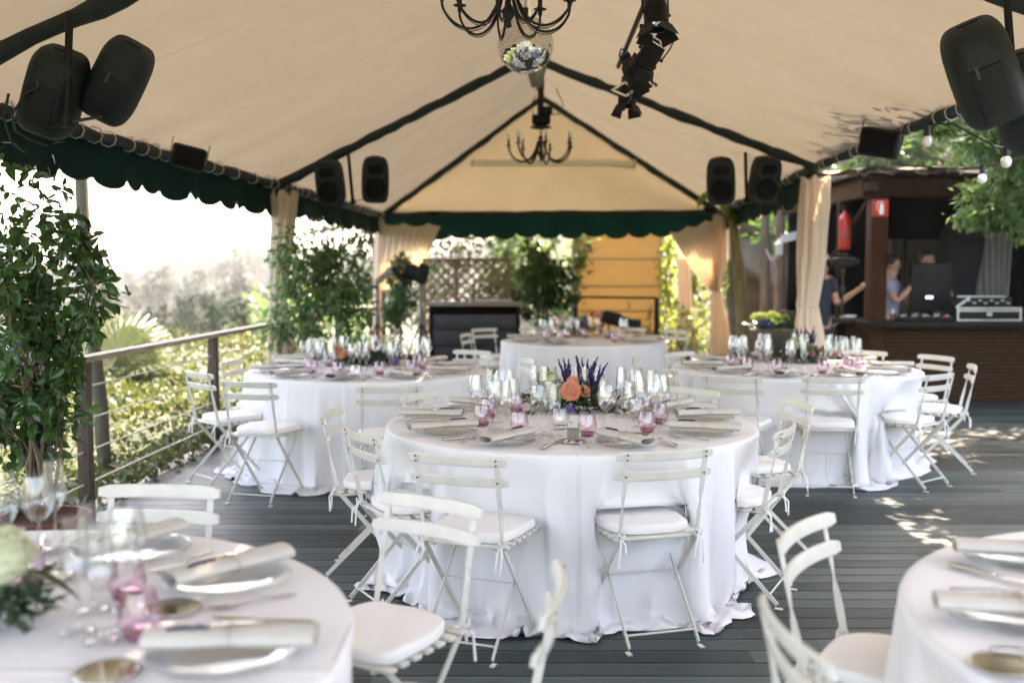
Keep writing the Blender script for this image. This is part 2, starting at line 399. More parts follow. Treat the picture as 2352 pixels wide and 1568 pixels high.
def tree(name, label, cat, base, h, crown_c, crown_r, n, size, lm, bark, clumps=26, spread=.28, group=None, trunk_r=.12, limbs=6, width=1.0):
    t = thing(name, label, cat, base, 0, group); cc = Vector(crown_c) - Vector(base)
    p, d = clump_points(cc, crown_r, n, clumps, spread)
    mb = MB(); top = Vector((cc.x, cc.y, cc.z)); k = 7
    pts = [Vector((0, 0, 0)).lerp(top, i / k) + Vector((rnd.gauss(0, .03), rnd.gauss(0, .03), 0)) * h * .25 * (0 < i) for i in range(k + 1)]
    mb.tube(pts, [trunk_r * (1 - .6 * i / k) for i in range(k + 1)], 8)
    for i in range(limbs):
        a = pts[3 + i % 4]; q = Vector(p[rs.randint(len(p))]); m_ = a.lerp(q, .5) + Vector((0, 0, .06 * h))
        mb.tube([a, m_, q], [trunk_r * .4, trunk_r * .25, trunk_r * .08], 6)
    leaf_obj('crown', p, d + np.array([0, 0, -.2]), size, lm, t, width=width)
    mb.build('trunk', bark, t)
    return t
# ------------------------------------------------------------------ deck, ground, hills
def deck_mat():
    m, nt, out = _mat('deck_boards'); L = nt.links
    tc = N(nt, 'ShaderNodeTexCoord'); sx = N(nt, 'ShaderNodeSeparateXYZ'); L.new(tc.outputs['Object'], sx.inputs[0])
    pitch = .125
    dv = N(nt, 'ShaderNodeMath', operation='DIVIDE'); dv.inputs[1].default_value = pitch; L.new(sx.outputs[1], dv.inputs[0])
    fl = N(nt, 'ShaderNodeMath', operation='FLOOR'); L.new(dv.outputs[0], fl.inputs[0])
    fr = N(nt, 'ShaderNodeMath', operation='FRACT'); L.new(dv.outputs[0], fr.inputs[0])
    # board ends: shift x by a random amount per board, then cells 2.4 m long
    wn1 = N(nt, 'ShaderNodeTexWhiteNoise', noise_dimensions='1D'); L.new(fl.outputs[0], wn1.inputs['W'])
    xs = N(nt, 'ShaderNodeMath', operation='MULTIPLY_ADD'); xs.inputs[1].default_value = 2.7; L.new(wn1.outputs['Value'], xs.inputs[0]); L.new(sx.outputs[0], xs.inputs[2])
    xd = N(nt, 'ShaderNodeMath', operation='DIVIDE'); xd.inputs[1].default_value = 2.7; L.new(xs.outputs[0], xd.inputs[0])
    xf = N(nt, 'ShaderNodeMath', operation='FLOOR'); L.new(xd.outputs[0], xf.inputs[0])
    xr = N(nt, 'ShaderNodeMath', operation='FRACT'); L.new(xd.outputs[0], xr.inputs[0])
    cb = N(nt, 'ShaderNodeCombineXYZ'); L.new(xf.outputs[0], cb.inputs[0]); L.new(fl.outputs[0], cb.inputs[1])
    wn2 = N(nt, 'ShaderNodeTexWhiteNoise', noise_dimensions='3D'); L.new(cb.outputs[0], wn2.inputs['Vector'])
    gr = N(nt, 'ShaderNodeMath', operation='LESS_THAN'); gr.inputs[1].default_value = .075; L.new(fr.outputs[0], gr.inputs[0])
    ge = N(nt, 'ShaderNodeMath', operation='LESS_THAN'); ge.inputs[1].default_value = .0022; L.new(xr.outputs[0], ge.inputs[0])
    gap = N(nt, 'ShaderNodeMath', operation='MAXIMUM'); L.new(gr.outputs[0], gap.inputs[0]); L.new(ge.outputs[0], gap.inputs[1])
    mp = N(nt, 'ShaderNodeMapping'); mp.inputs['Scale'].default_value = (.8, 14, 1)
    L.new(tc.outputs['Object'], mp.inputs[0])
    grain = N(nt, 'ShaderNodeTexNoise'); grain.inputs['Scale'].default_value = 7; grain.inputs['Detail'].default_value = 7; L.new(mp.outputs[0], grain.inputs['Vector'])
    wear = N(nt, 'ShaderNodeTexNoise'); wear.inputs['Scale'].default_value = .8; wear.inputs['Detail'].default_value = 5; L.new(tc.outputs['Object'], wear.inputs['Vector'])
    c1 = N(nt, 'ShaderNodeMix', data_type='RGBA'); c1.inputs['A'].default_value = c4((.004, .010, .011)); c1.inputs['B'].default_value = c4((.058, .080, .077))
    L.new(wn2.outputs['Value'], c1.inputs['Factor'])
    c2 = N(nt, 'ShaderNodeMix', data_type='RGBA', blend_type='MULTIPLY'); c2.inputs['Factor'].default_value = .75
    g2 = N(nt, 'ShaderNodeMapRange'); g2.inputs['From Min'].default_value = .3; g2.inputs['From Max'].default_value = .75; g2.inputs['To Min'].default_value = .35; g2.inputs['To Max'].default_value = 1.8
    L.new(grain.outputs[0], g2.inputs[0]); L.new(c1.outputs['Result'], c2.inputs['A']); L.new(g2.outputs[0], c2.inputs['B'])
    c3 = N(nt, 'ShaderNodeMix', data_type='RGBA'); c3.inputs['B'].default_value = c4((.045, .050, .046))
    wr = N(nt, 'ShaderNodeMapRange'); wr.inputs['From Min'].default_value = .55; wr.inputs['From Max'].default_value = .75; wr.inputs['To Max'].default_value = .45
    L.new(wear.outputs[0], wr.inputs[0]); L.new(wr.outputs[0], c3.inputs['Factor']); L.new(c2.outputs['Result'], c3.inputs['A'])
    c5 = N(nt, 'ShaderNodeMix', data_type='RGBA'); c5.inputs['B'].default_value = c4((.006, .008, .009))
    L.new(gap.outputs[0], c5.inputs['Factor']); L.new(c3.outputs['Result'], c5.inputs['A'])
    b = N(nt, 'ShaderNodeBsdfPrincipled'); b.inputs['Specular IOR Level'].default_value = .38; L.new(c5.outputs['Result'], b.inputs['Base Color'])
    rg = N(nt, 'ShaderNodeMapRange'); rg.inputs['To Min'].default_value = .36; rg.inputs['To Max'].default_value = .68; L.new(grain.outputs[0], rg.inputs[0])
    L.new(rg.outputs[0], b.inputs['Roughness'])
    # height: rounded board edges, gap, grain
    pp = N(nt, 'ShaderNodeMath', operation='PINGPONG'); pp.inputs[1].default_value = .5; L.new(fr.outputs[0], pp.inputs[0])
    hh = N(nt, 'ShaderNodeMapRange'); hh.inputs['From Max'].default_value = .14; hh.inputs['To Max'].default_value = 1.0; hh.interpolation_type = 'SMOOTHSTEP'; L.new(pp.outputs[0], hh.inputs[0])
    h2 = N(nt, 'ShaderNodeMath', operation='MULTIPLY_ADD'); h2.inputs[1].default_value = .16; L.new(grain.outputs[0], h2.inputs[0]); L.new(hh.outputs[0], h2.inputs[2])
    h3 = N(nt, 'ShaderNodeMath', operation='MULTIPLY_ADD'); h3.inputs[1].default_value = .45; L.new(wn2.outputs['Value'], h3.inputs[0]); L.new(h2.outputs[0], h3.inputs[2])
    bp = N(nt, 'ShaderNodeBump'); bp.inputs['Strength'].default_value = .7; bp.inputs['Distance'].default_value = .006
    L.new(h3.outputs[0], bp.inputs['Height']); L.new(bp.outputs[0], b.inputs['Normal'])
    L.new(b.outputs[0], out.inputs[0]); return m
def edge_x(Y): return -2.88 + .034 * Y           # left edge of the deck
mb = MB()
# the deck as a slab with a slanting left edge
ys = [-3, 2, 6, 10, 14, 18.2]
top = [[Vector((edge_x(y), y, 0)), Vector((9.5, y, 0))] for y in ys]
vs = []; fs = []
for a, b in top: vs += [a, b]
for i in range(len(ys) - 1): fs.append((2 * i, 2 * i + 1, 2 * i + 3, 2 * i + 2))
mb.add(vs, fs)
n0 = len(ys)
for i in range(n0 - 1):
    a, b = top[i][0], top[i + 1][0]
    mb.add([a, b, b + Vector((0, 0, -.3)), a + Vector((0, 0, -.3))], [(0, 3, 2, 1)])
o = mb.build('deck', deck_mat()); tag(o, kind='structure'); o.rotation_euler = (0, 0, 0)
mb = MB()
for y0, y1 in zip(ys[:-1], ys[1:]):
    mb.bar((edge_x(y0) - .045, y0, -.03), (edge_x(y1) - .045, y1, -.03), .12, .075)
o = mb.build('deck_edge', mat('pale_nosing', (.42, .36, .29), .6, var=.3, scale=6, bump=.2)); tag(o, kind='structure')

def terrain(x, y):
    """height of the land: valley to the left, bank to the right and behind"""
    left = -.55 - .20 * max(0, -3.0 - x) if x < -3.0 else -.45
    z = left
    if x < -3: z = max(left, -13 + .0 * y)
    d = math.hypot(x, y)
    # far ridge that closes the valley
    if y > 40:
        ridge = 1.6 + 1.6 * math.sin(x * .024 + 1.3) + .9 * math.sin(x * .06) + .5 * math.sin(x * .13 + 2)
        k = min(1, max(0, (y - 90) / 130)); k = k * k * (3 - 2 * k)
        z = z * (1 - k) + (ridge * (.25 + .75 * min(1, max(0, (x + 180) / 160)))) * k - 2 * (1 - k)
    # bank on the right and behind
    if x > -2.2:
        b = max(0, (y - 19) * .42) if x < 9 else 0
        r_ = max(0, (x - 8.5)) * .9 + max(0, y - 15.2) * (.55 if x > 4.0 else .0) * min(1, max(0, (x - 4) / 1.5))
        z = max(z, -.45 + min(b, 5 + .1 * max(0, y - 31)) * min(1, max(0, (x + 2.2) / 2.5)), -.45 + min(r_, 4.2 + .12 * y))
    z += .12 * math.sin(x * 1.3 + y * .7) * (d > 12) + .2 * math.sin(x * .5 - y * .33) * (d > 14)
    return z
gx = [-420, -330, -260, -200, -150, -110, -80, -60, -45, -34, -26, -20, -16, -13, -11, -9, -7.5, -6, -5, -4, -3.2, -2.6, -1.5, -.5, .5, 1.5, 2.5, 3.5, 4, 4.5, 5, 6, 7, 8, 8.5, 9, 10, 11, 12, 14, 17, 21, 26, 34, 45, 60, 90, 130, 200, 330]
gy = [-60, -30, -15, -5, 0, 3, 6, 9, 12, 14, 15, 16, 17, 18, 19, 20, 21, 22, 24, 26, 29, 33, 38, 44, 52, 62, 75, 90, 105, 120, 135, 150, 170, 190, 215, 250, 300, 380, 520, 800]
vs = [(x, y, terrain(x, y)) for y in gy for x in gx]; w_ = len(gx)
fs = [(j * w_ + i, j * w_ + i + 1, (j + 1) * w_ + i + 1, (j + 1) * w_ + i) for j in range(len(gy) - 1) for i in range(w_ - 1)]
mb = MB(); mb.add(vs, fs, True)
o = mb.build('ground', mat('hillside_scrub', (.018, .023, .012), .95, col2=(.028, .027, .017), scale=.35, bump=.8, bscale=3)); tag(o, kind='structure')

# rocky bank behind the bar
def bank(u, v):
    x = 3.6 + 10 * u; y = 16.4 + 1.2 * v + .5 * math.sin(x * 1.9) * (1 - v * .4); z = -.4 + 4.6 * v ** .9 + .35 * math.sin(x * .9 + 1) * v
    return Vector((x + .12 * math.sin(9 * v + 3 * x), y + .18 * math.sin(5 * z + 2.3 * x) + .09 * math.sin(13 * z + 7 * x), z))
mb = MB(); mb.grid(bank, 70, 34)
o = mb.build('rock_bank', M['stone']); tag(o, kind='structure')

# haze over the valley
def haze():
    mb = MB(); mb.box((0, 320, 25), (900, 1010, 80))
    m, nt, out = _mat('valley_haze'); v = N(nt, 'ShaderNodeVolumePrincipled'); v.inputs['Density'].default_value = HAZE_D
    v.inputs['Color'].default_value = (.93, .95, 1, 1); v.inputs['Anisotropy'].default_value = .6
    nt.links.new(v.outputs[0], out.inputs['Volume'])
    o = mb.build('haze', m); tag(o, kind='stuff'); return o

# ------------------------------------------------------------------ tables and cloths
def cloth_sim(Rt, H, seed, seats=(), nseg=184, nr=26, extra=.14):
    """a round cloth hung over a disc and left to settle on the floor (position based dynamics)"""
    r_ = np.random.RandomState(seed)
    Lr = H + extra; ds = Lr / nr
    th = np.arange(nseg) * 2 * np.pi / nseg
    rr = Rt + np.arange(nr + 1) * ds
    flare = 1 - .80 * (np.arange(nr + 1) / nr)          # a cloth cut closer than a full circle
    arc0 = 2 * np.pi / nseg * (Rt + (rr - Rt) * .50)
    # start: slightly spread skirt with lobes
    ph = sum(a * np.sin(k * th + p) for k, a, p in zip(r_.randint(5, 26, 9), r_.uniform(.3, 1, 9), r_.uniform(0, 6.28, 9)))
    s = np.arange(nr + 1)[:, None] * ds
    rad = Rt + .05 * s + .040 * ph[None, :] * (s / H) + .015
    z = np.maximum(H - s * .985, .01 + 0 * s)
    rad = rad + np.maximum(s - H, 0) * .9
    X = np.stack([rad * np.cos(th)[None], rad * np.sin(th)[None], z + 0 * rad], -1)
    X[0] = np.stack([Rt * np.cos(th), Rt * np.sin(th), H + 0 * th], -1)
    X += r_.normal(0, .0025, X.shape) * (np.arange(nr + 1)[:, None, None] > 0)
    Vv = np.zeros_like(X); dt = 1 / 60.
    arc = arc0[:, None]; diag = np.sqrt(ds ** 2 + ((arc0[:-1] + arc0[1:]) / 2) ** 2)[:, None]
    w = np.ones((nr + 1, 1)); w[0] = 0
    def con(A, B, wa, wb, L, k=1.0, only=False):
        d = B - A; l = np.linalg.norm(d, axis=-1, keepdims=True) + 1e-9
        c = (l - L[..., None]) / l
        if only: c = np.maximum(c, 0)
        c = c * k / (wa + wb + 1e-9)[..., None]
        return d * c * wa[..., None], -d * c * wb[..., None]
    W = np.broadcast_to(w, (nr + 1, nseg))
    for step in range(165):
        Vv[1:, :, 2] -= 9.8 * dt; Vv *= .985
        Xo = X.copy(); X = X + Vv * dt * (W > 0)[..., None]
        for it in range(11):
            for par in (0, 1):                            # radial threads
                a = np.arange(par, nr, 2); b = a + 1
                da, db = con(X[a], X[b], W[a], W[b], np.full((len(a), nseg), ds)); X[a] += da; X[b] += db
            for par in (0, 1):                            # circumferential threads
                i = np.arange(par, nseg, 2); j = (i + 1) % nseg
                da, db = con(X[:, i], X[:, j], W[:, i], W[:, j], np.broadcast_to(arc, (nr + 1, len(i))), .9); X[:, i] += da; X[:, j] += db
            if it % 3 == 0:                               # bending
                for par in range(4):
                    i = np.arange(par, nseg, 4); j = (i + 4) % nseg
                    da, db = con(X[:, i], X[:, j], W[:, i], W[:, j], np.broadcast_to(arc * 3.85, (nr + 1, len(i))), .006); X[:, i] += da; X[:, j] += db
                a = np.arange(0, nr - 1); b = a + 2
                for par in (0, 1):
                    aa = a[par::2][::1]; bb = aa + 2
                    da, db = con(X[aa], X[bb], W[aa], W[bb], np.full((len(aa), nseg), 2 * ds), .03); X[aa] += da * .5; X[bb] += db * .5
                for sgn in (1, -1):                       # shear
                    A = X[:-1]; B = np.roll(X[1:], -sgn, axis=1)
                    da, db = con(A, B, W[:-1], W[1:], np.broadcast_to(diag, (nr, nseg)), .15)
                    X[:-1] += da * .5; X[1:] += np.roll(db, sgn, axis=1) * .5
            X[0] = Xo[0]
            rxy = np.linalg.norm(X[..., :2], axis=-1); under = (X[..., 2] < H) & (rxy < Rt - .05)
            f = np.where(under, (Rt - .05) / np.maximum(rxy, 1e-6), 1.0); X[..., 0] *= f; X[..., 1] *= f
            for (sx, sy, sa) in seats:                    # the cloth gives way to seats pushed against it
                ca, sn = math.cos(sa), math.sin(sa); dx = X[..., 0] - sx; dy = X[..., 1] - sy
                lx = dx * ca + dy * sn; ly = -dx * sn + dy * ca
                zs_ = X[..., 2]; lim = np.where(zs_ > .415, .238, -.04)
                ins = (np.abs(lx) < np.where(zs_ > .415, .222, .196)) & (ly < lim) & (ly > -.35) & (X[..., 2] < .515) & (W > 0)
                if ins.any():
                    pf = lim - ly; ps = .222 - np.abs(lx); useS = ps < pf * .6
                    nlx = np.where(ins & useS, np.sign(lx) * .222, lx); nly = np.where(ins & ~useS, lim, ly)
                    X[..., 0] = np.where(ins, sx + nlx * ca - nly * sn, X[..., 0]); X[..., 1] = np.where(ins, sy + nlx * sn + nly * ca, X[..., 1])
            fl = X[..., 2] < .006; X[..., 2] = np.where(fl, .006, X[..., 2])
            X[fl, :2] = X[fl, :2] * .35 + Xo[fl, :2] * .65
        Vv = (X - Xo) / dt
        sp = np.linalg.norm(Vv, axis=-1, keepdims=True); Vv *= np.minimum(1, 2.5 / (sp + 1e-6))
    return X
def cloth_object(name, X, Rt, H, material, parent=None):
    nr1, nseg, _ = X.shape
    th = np.arange(nseg) * 2 * np.pi / nseg
    V = []; rings = []
    for k, (r_, z) in enumerate([(.02, .0), (.3, .0), (.6, .0), (.8, 0), (Rt - .03, 0), (Rt - .008, -.0008), (Rt + .001, -.006)]):
        zz = H + z + .0005
        rings.append(np.stack([r_ * np.cos(th), r_ * np.sin(th), np.full(nseg, zz)], -1))
    S = X.copy(); S[:, :, 2] -= .014 * np.exp(-np.arange(nr1) * .8)[:, None]
    S[0, :, 2] = H - .014; S[0, :, :2] *= (Rt + .004) / Rt
    allr = np.concatenate([np.stack(rings), S], 0)
    n = allr.shape[0]; V = allr.reshape(-1, 3)
    i, j = np.meshgrid(np.arange(n - 1), np.arange(nseg), indexing='ij'); k = (j + 1) % nseg
    Q = np.stack([i * nseg + j, (i + 1) * nseg + j, (i + 1) * nseg + k, i * nseg + k], -1).reshape(-1, 4)
    return rawmesh(name, V, Q, material, parent, True)

TABLE_H = .752
TABLES = {  # name: centre, radius, cloth seed, rotation, phrase
    'main':  ((.295, 5.00), .925, 0, 0.0, 'the centre table with the orange dahlias'),
    'left':  ((-1.13, 7.74), .925, 1, 2.1, 'the table beside the cable railing'),
    'right': ((2.26, 7.92), .955, 1, .4, 'the table in front of the bar'),
    'far':   ((.80, 11.15), .925, 0, 1.2, 'the farthest table below the gable'),
    'nearl': ((-1.26, 1.97), .925, 1, 4.0, 'the cropped table in the left foreground'),
    'nearr': ((1.79, 2.00), .925, 0, 3.0, 'the cropped table in the right foreground'),
}
# ------------------------------------------------------------------ folding bistro chair (front = +Y)
def make_chair(var=0):
    rv = random.Random(40 + var)
    t = thing('folding_chair', 'x', 'chair')
    def slat(zc, yc, bow=.030, hw=.205):
        mb = MB(); n = 14; rings = []
        for i in range(n + 1):
            u = -1 + 2 * i / n; x = u * hw; y = yc + .0095 - bow * (.672 - u * u)
            hh = .0205 if abs(u) < .93 else .0205 - .007 * ((abs(u) - .93) / .07) ** 2 * 1.0
            sl = 2 * bow * u / hw; nrm = Vector((sl, -1, 0)).normalized() * .0062
            lean = Vector((0, -.20, 1)).normalized() * hh
            c = Vector((x, y, zc)); ring = []
            for a, b in ((-1, -.75), (-.75, -1), (.75, -1), (1, -.75), (1, .75), (.75, 1), (-.75, 1), (-1, .75)):
                ring.append(c + nrm * a + lean * b)
            rings.append(ring)
        mb.loft(rings, True, True, False); return mb
    zs = [.786, .706]; ys_ = [-.236, -.219]
    for z, y in zip(zs, ys_): slat(z, y).build('back_slat', M['chair'], t)
    for sx in (-1, 1):
        mb = MB(); X = sx * .168
        secs = [((X, -.236, .800), (.0095, 0, 0), (0, .0028, 0)), ((X, -.222, .74), (.010, 0, 0), (0, .0028, 0)),
                ((X, -.207, .67), (.010, 0, 0), (0, .0028, 0)), ((X, -.198, .625), (.0085, .003, 0), (-.0012, .0028, 0)),
                ((X, -.190, .585), (.004, .008, 0), (-.003, .0018, 0)), ((X, -.180, .54), (.0005, .0105, .003), (-.0030, .0003, 0)),
                ((X, -.166, .47), (0, .0100, .003), (-.0030, 0, 0)), ((X, -.152, .432), (0, .0095, .006), (-.0030, 0, 0)),
                ((X, .200, .030), (0, .0085, .007), (-.0030, 0, 0)), ((X, .214, .006), (0, .008, .006), (-.0030, 0, 0))]
        mb.sweep([(Vector(a) + Vector((0, -.003, 0)), Vector(b), Vector(c)) for a, b, c in secs])
        mb.box((X + sx * .006, .222, .004), (.018, .034, .005))
        f = mb.build('back_upright', M['chair'], t)
        mb = MB()
        for z, y in ((.795, -.2375), (.775, -.2335), (.706, -.2195)):
            mb.tube([(X, y - .004, z), (X, y - .0075, z)], .0044, 8)
        mb.build('bolt', M['bolt'], f)
        mb = MB(); X2 = sx * .150
        mb.bar((X2, .168, .428), (X2, -.232, .020), .019, .006, (0, 1, 0))
        mb.box((X2 + sx * .006, -.240, .0045), (.018, .034, .006))
        mb.build('leg', M['chair'], t)
    mb = MB()
    mb.tube([(-.166, .192, .045), (.166, .192, .045)], .005, 6); mb.build('stretcher', M['chair'], t)
    mb = MB(); mb.tube([(-.15, -.196, .060), (.15, -.196, .060)], .005, 6); mb.build('stretcher', M['chair'], t)
    mb = MB(); mb.tube([(-.166, .011, .250), (.166, .011, .250)], .0032, 6); mb.build('pivot_rod', M['chair'], t)
    mb = MB()
    for i in range(7):
        y = -.150 + i * .0565; hw = .188 + .012 * (i / 6)
        mb.box((0, y, .4405), (2 * hw, .034, .013), bev=.004)
    for sx in (-1, 1): mb.box((sx * .135, .02, .4285), (.016, .36, .010))
    mb.build('seat', M['chair'], t)
    # cushion: straight front edge, rounded back corners
    mb = MB(); out = []
    for k in range(40):
        a = 2 * math.pi * k / 40; ca, sa = math.cos(a), math.sin(a)
        e = .32 if sa > 0 else .62
        x = math.copysign(abs(ca) ** e, ca) * (.186 if sa > 0 else .176); y = math.copysign(abs(sa) ** e, sa) * .178
        out.append((x, y))
    prof = [(.86, .4478), (.985, .4500), (1.0, .455), (1.004, .466), (1.0, .477), (.987, .4830), (.95, .4860), (.88, .4875), (.78, .4885), (.68, .4893), (.56, .490), (.44, .4905), (.32, .491), (.2, .491), (.1, .4912), (.03, .4912)]
    cdx, cdy, dent, dxc, dyc = rv.uniform(-.008, .008), rv.uniform(-.006, .006), rv.uniform(.004, .012), rv.uniform(-.05, .05), rv.uniform(-.05, .05)
    rings = [[Vector((x * s_ + cdx + .004 * math.sin(y * 40 + var), y * s_ + .024 + cdy, z + (z > .46) * (.0025 * math.sin(x * s_ * 42 + y * s_ * 25 + var) - dent * math.exp(-((x * s_ - dxc) ** 2 + (y * s_ - dyc) ** 2) / .008)))) for x, y in out] for s_, z in prof]
    mb.loft(rings, True, True, True); cu = mb.build('cushion', M['cushion'], t)
    for sx in (-1, 1):
        mb = MB(); X = sx * .168
        for q in range(2):
            lp = [(X - sx * .012, -.145, .452)]
            for k in range(9):
                a = 2 * math.pi * k / 8; lp.append((X + .018 * math.sin(a) * (1 if q else -1), -.168 + .01 * math.cos(a) - .010, .452 + .012 * math.sin(a * 2) + q * .006))
            mb.tube(lp, .0034, 5)
        mb.tube([(X, -.180, .450), (X + sx * .012, -.205, .42), (X + sx * rv.uniform(.0, .03), -.205, rv.uniform(.33, .39))], [.004, .0045, .005], 5)
        mb.tube([(X, -.180, .450), (X - sx * .012, -.196, .425), (X - sx * rv.uniform(.0, .035), -.204, rv.uniform(.35, .40))], [.004, .0045, .005], 5)
        mb.build('tie', M['cushion'], cu)
    return t
CHS = [Proto(make_chair(v_)) for v_ in range(4)]; chn = [0]; SEATS = {k_: [] for k_ in TABLES}
def place_chair(px, py, table, label, dyaw=0.0, Y=None, rmin=1.14, face=None, z=.815):
    """px,py: middle of the top slat in the picture"""
    p = G(px, py, z) if Y is None else P(px, py, Y)
    c = Vector((*TABLES[table][0], 0)); v = Vector((p.x - c.x, p.y - c.y, 0))
    if v.length < rmin: v = v.normalized() * rmin
    ang = math.atan2(-v.y, -v.x) - math.pi / 2 + R(dyaw)           # front (+Y) towards the table
    if face is not None: ang = R(face)
    b = Vector((c.x + v.x, c.y + v.y, 0))
    off = Matrix.Rotation(ang, 3, 'Z') @ Vector((0, .24, 0)); SEATS[table].append((b.x + off.x, b.y + off.y, ang))
    chn[0] += 1
    return CHS[(chn[0] * 7 // 3) % 4].put((b.x + off.x, b.y + off.y, 0), ang, label, 'white folding bistro chairs with tied cushions')
CL = 'white chair '
place_chair(1045, 1040, 'main', CL + 'front left of the centre table, right behind the blurred foreground chair', 2)
place_chair(1533, 1029, 'main', CL + 'front right of the centre table, seen from behind', 0)
place_chair(1812, 974, 'main', CL + 'side on at the right of the centre table, nearest of the two there', 0, rmin=1.09)
place_chair(1836, 917, 'main', CL + 'right of the centre table, its back overlapping the table before the bar', -8)
place_chair(825, 987, 'main', CL + 'left of the centre table, second from the left and nearer', -4)
place_chair(757, 942, 'main', CL + 'leftmost at the centre table, backrest in the gap between two tables', -4)
place_chair(980, 900, 'main', CL + 'back left of the centre table, backrest above the folded napkins', 12)
place_chair(1590, 888, 'main', CL + 'back right of the centre table, only its back slats showing', -8)
place_chair(566, 873, 'left', CL + 'front of the railing table with its backrest to us', 8)
place_chair(450, 852, 'left', CL + 'side on at the left end of the railing table by the railing post', 10)
place_chair(895, 884, 'left', CL + 'front right of the railing table, behind the leftmost seats of the centre table', -4)
place_chair(562, 826, 'left', CL + 'back left of the railing table, pale against the garden', 0)
place_chair(684, 812, 'left', CL + 'behind the railing table below the middle ficus', 0)
place_chair(1219, 822, 'left', CL + 'right end of the railing table, narrow backrest before the far cloth', 0)
place_chair(1087, 802, 'left', CL + 'back right of the railing table, below the black chest', 0)
place_chair(1110, 764, 'far', CL + 'back left of the far table, in front of the black chest', 0, Y=12.6)
place_chair(1067, 776, 'far', CL + 'edge on at the left of the far table', 0, Y=11.5)
place_chair(1226, 757, 'far', CL + 'behind the far table on the left of its flowers', 0, Y=12.75)
place_chair(1450, 757, 'far', CL + 'behind the far table on the right of its flowers', 0, Y=12.75)
place_chair(1556, 764, 'far', CL + 'right of the far table at the foot of the grey curtain', 0, Y=12.2)
place_chair(1558, 806, 'right', CL + 'back left of the table before the bar, by the far table', 0)
place_chair(1456, 820, 'right', CL + 'far left of the table before the bar, narrow backrest over the far cloth', 0)
place_chair(1508, 842, 'right', CL + 'left side of the table before the bar, curved slat behind the glasses', 10)
place_chair(1680, 862, 'right', CL + 'front left of the table before the bar', 4)
place_chair(1915, 864, 'right', CL + 'front of the table before the bar with full backrest to us', -4)
place_chair(2162, 856, 'right', CL + 'front right of the table before the bar, legs crossed on open deck', 4)
place_chair(2238, 836, 'right', CL + 'rightmost of all, side on with dangling ribbon at the bar table', 0)
place_chair(2154, 814, 'right', CL + 'back right of the table before the bar, against the bamboo front', 0)
place_chair(1988, 803, 'right', CL + 'behind the table before the bar beside the beige curtain', 0)
place_chair(372, 1118, 'nearl', CL + 'at the far edge of the left foreground table, slats facing us', 0, z=.80)
place_chair(992, 1146, 'nearl', CL + 'blurred between the left foreground table and the centre table', 0, face=147, z=.80)
place_chair(1284, 1345, 'nearl', CL + 'out of focus and edge on at the bottom middle of the photo', 0, face=84, z=.80)
place_chair(1840, 1195, 'nearr', CL + 'in the right foreground on open deck, tilted slats', 0)
place_chair(1800, 1420, 'nearr', CL + 'out of focus at the bottom beside the right foreground table', 0)

# ------------------------------------------------------------------ the tables under their cloths
for k_, (key, ((cx, cy_), rad, sd_, rot, phrase)) in enumerate(TABLES.items()):
    t = thing('round_table', 'round banquet table hidden under the white cloth of ' + phrase, 'table', (cx, cy_, 0), rot, 'round tables under the canopy')
    mb = MB(); mb.lathe([(.01, TABLE_H - .03), (rad - .012, TABLE_H - .03), (rad - .006, TABLE_H - .02), (rad - .012, TABLE_H - .009), (.01, TABLE_H - .009)], 48)
    mb.build('tabletop', M['wood_rail'], t)
    for k in range(4):
        a = k * math.pi / 2 + .4; mb = MB(); mb.tube([(.36 * math.cos(a), .36 * math.sin(a), .0), (.33 * math.cos(a), .33 * math.sin(a), TABLE_H - .03)], .016, 8); mb.build('leg', M['iron'], t)
    c = cloth_object('tablecloth', cloth_sim(rad, TABLE_H - .004, 3 + k_, [(x - cx, y - cy_, a) for x, y, a in SEATS[key]]), rad, TABLE_H - .004, M['tablecloth'])
    c.location = (cx, cy_, 0)
    tag(c, 'white floor length cloth over ' + phrase, 'tablecloth', 'white tablecloths')

# ------------------------------------------------------------------ tableware
def make_glass(kind):
    if kind == 'wine':
        t = thing('wine_glass', 'x', 'wine glass'); s = 1.0; H_ = .235; rim, mid, zb = .031, .041, .115
    else:
        t = thing('champagne_glass', 'x', 'champagne glass'); H_ = .245; rim, mid, zb = .022, .030, .105
    mb = MB(); prof = [(.0042, zb), (.010, zb + .004), (mid * .62, zb + .016), (mid * .92, zb + .036), (mid, zb + .052), (mid * .97, zb + .07), ((mid + rim) / 2 * 1.0, zb + .095), (rim, H_)]
    mb.lathe(prof, 20)
    mb.build('bowl', M['glass'], t)
    mb = MB(); mb.lathe([(.036, .0005), (.037, .002), (.030, .0035), (.010, .006), (.0045, .013), (.0036, .03), (.0034, zb * .6), (.0042, zb - .004), (.0045, zb)], 16); mb.build('stem', M['glass'], t)
    return t
def make_tumbler(pink=True):
    t = thing('pink_tumbler' if pink else 'glass_jar', 'x', 'tumbler')
    mb = MB(); mb.lathe([(.020, .012), (.034, .016), (.0425, .032), (.0435, .045), (.040, .065), (.035, .088), (.0325, .100)], 22); mb.build('glass_wall', M['pink'] if pink else M['glass'], t)
    mb = MB(); mb.lathe([(.001, .0008), (.026, .001), (.031, .005), (.034, .014), (.030, .018), (.001, .013)], 22); mb.build('glass_base', M['pinkbase'] if pink else M['glass'], t)
    return t
def make_plate():
    t = thing('glass_plate', 'x', 'plate')
    mb = MB(); mb.lathe([(.001, .006), (.085, .006), (.10, .009), (.118, .0165), (.150, .020), (.1535, .0185), (.152, .016), (.119, .012), (.10, .004), (.001, .002)], 36)
    mb.build('plate_body', M['plate'], t)
    mb = MB()
    for k in range(36):
        a = k * math.pi / 18; mb.sphere((.147 * math.cos(a), .147 * math.sin(a), .0200), .0045, 6, 4)
    mb.build('beaded_rim', M['plate'], t)
    return t
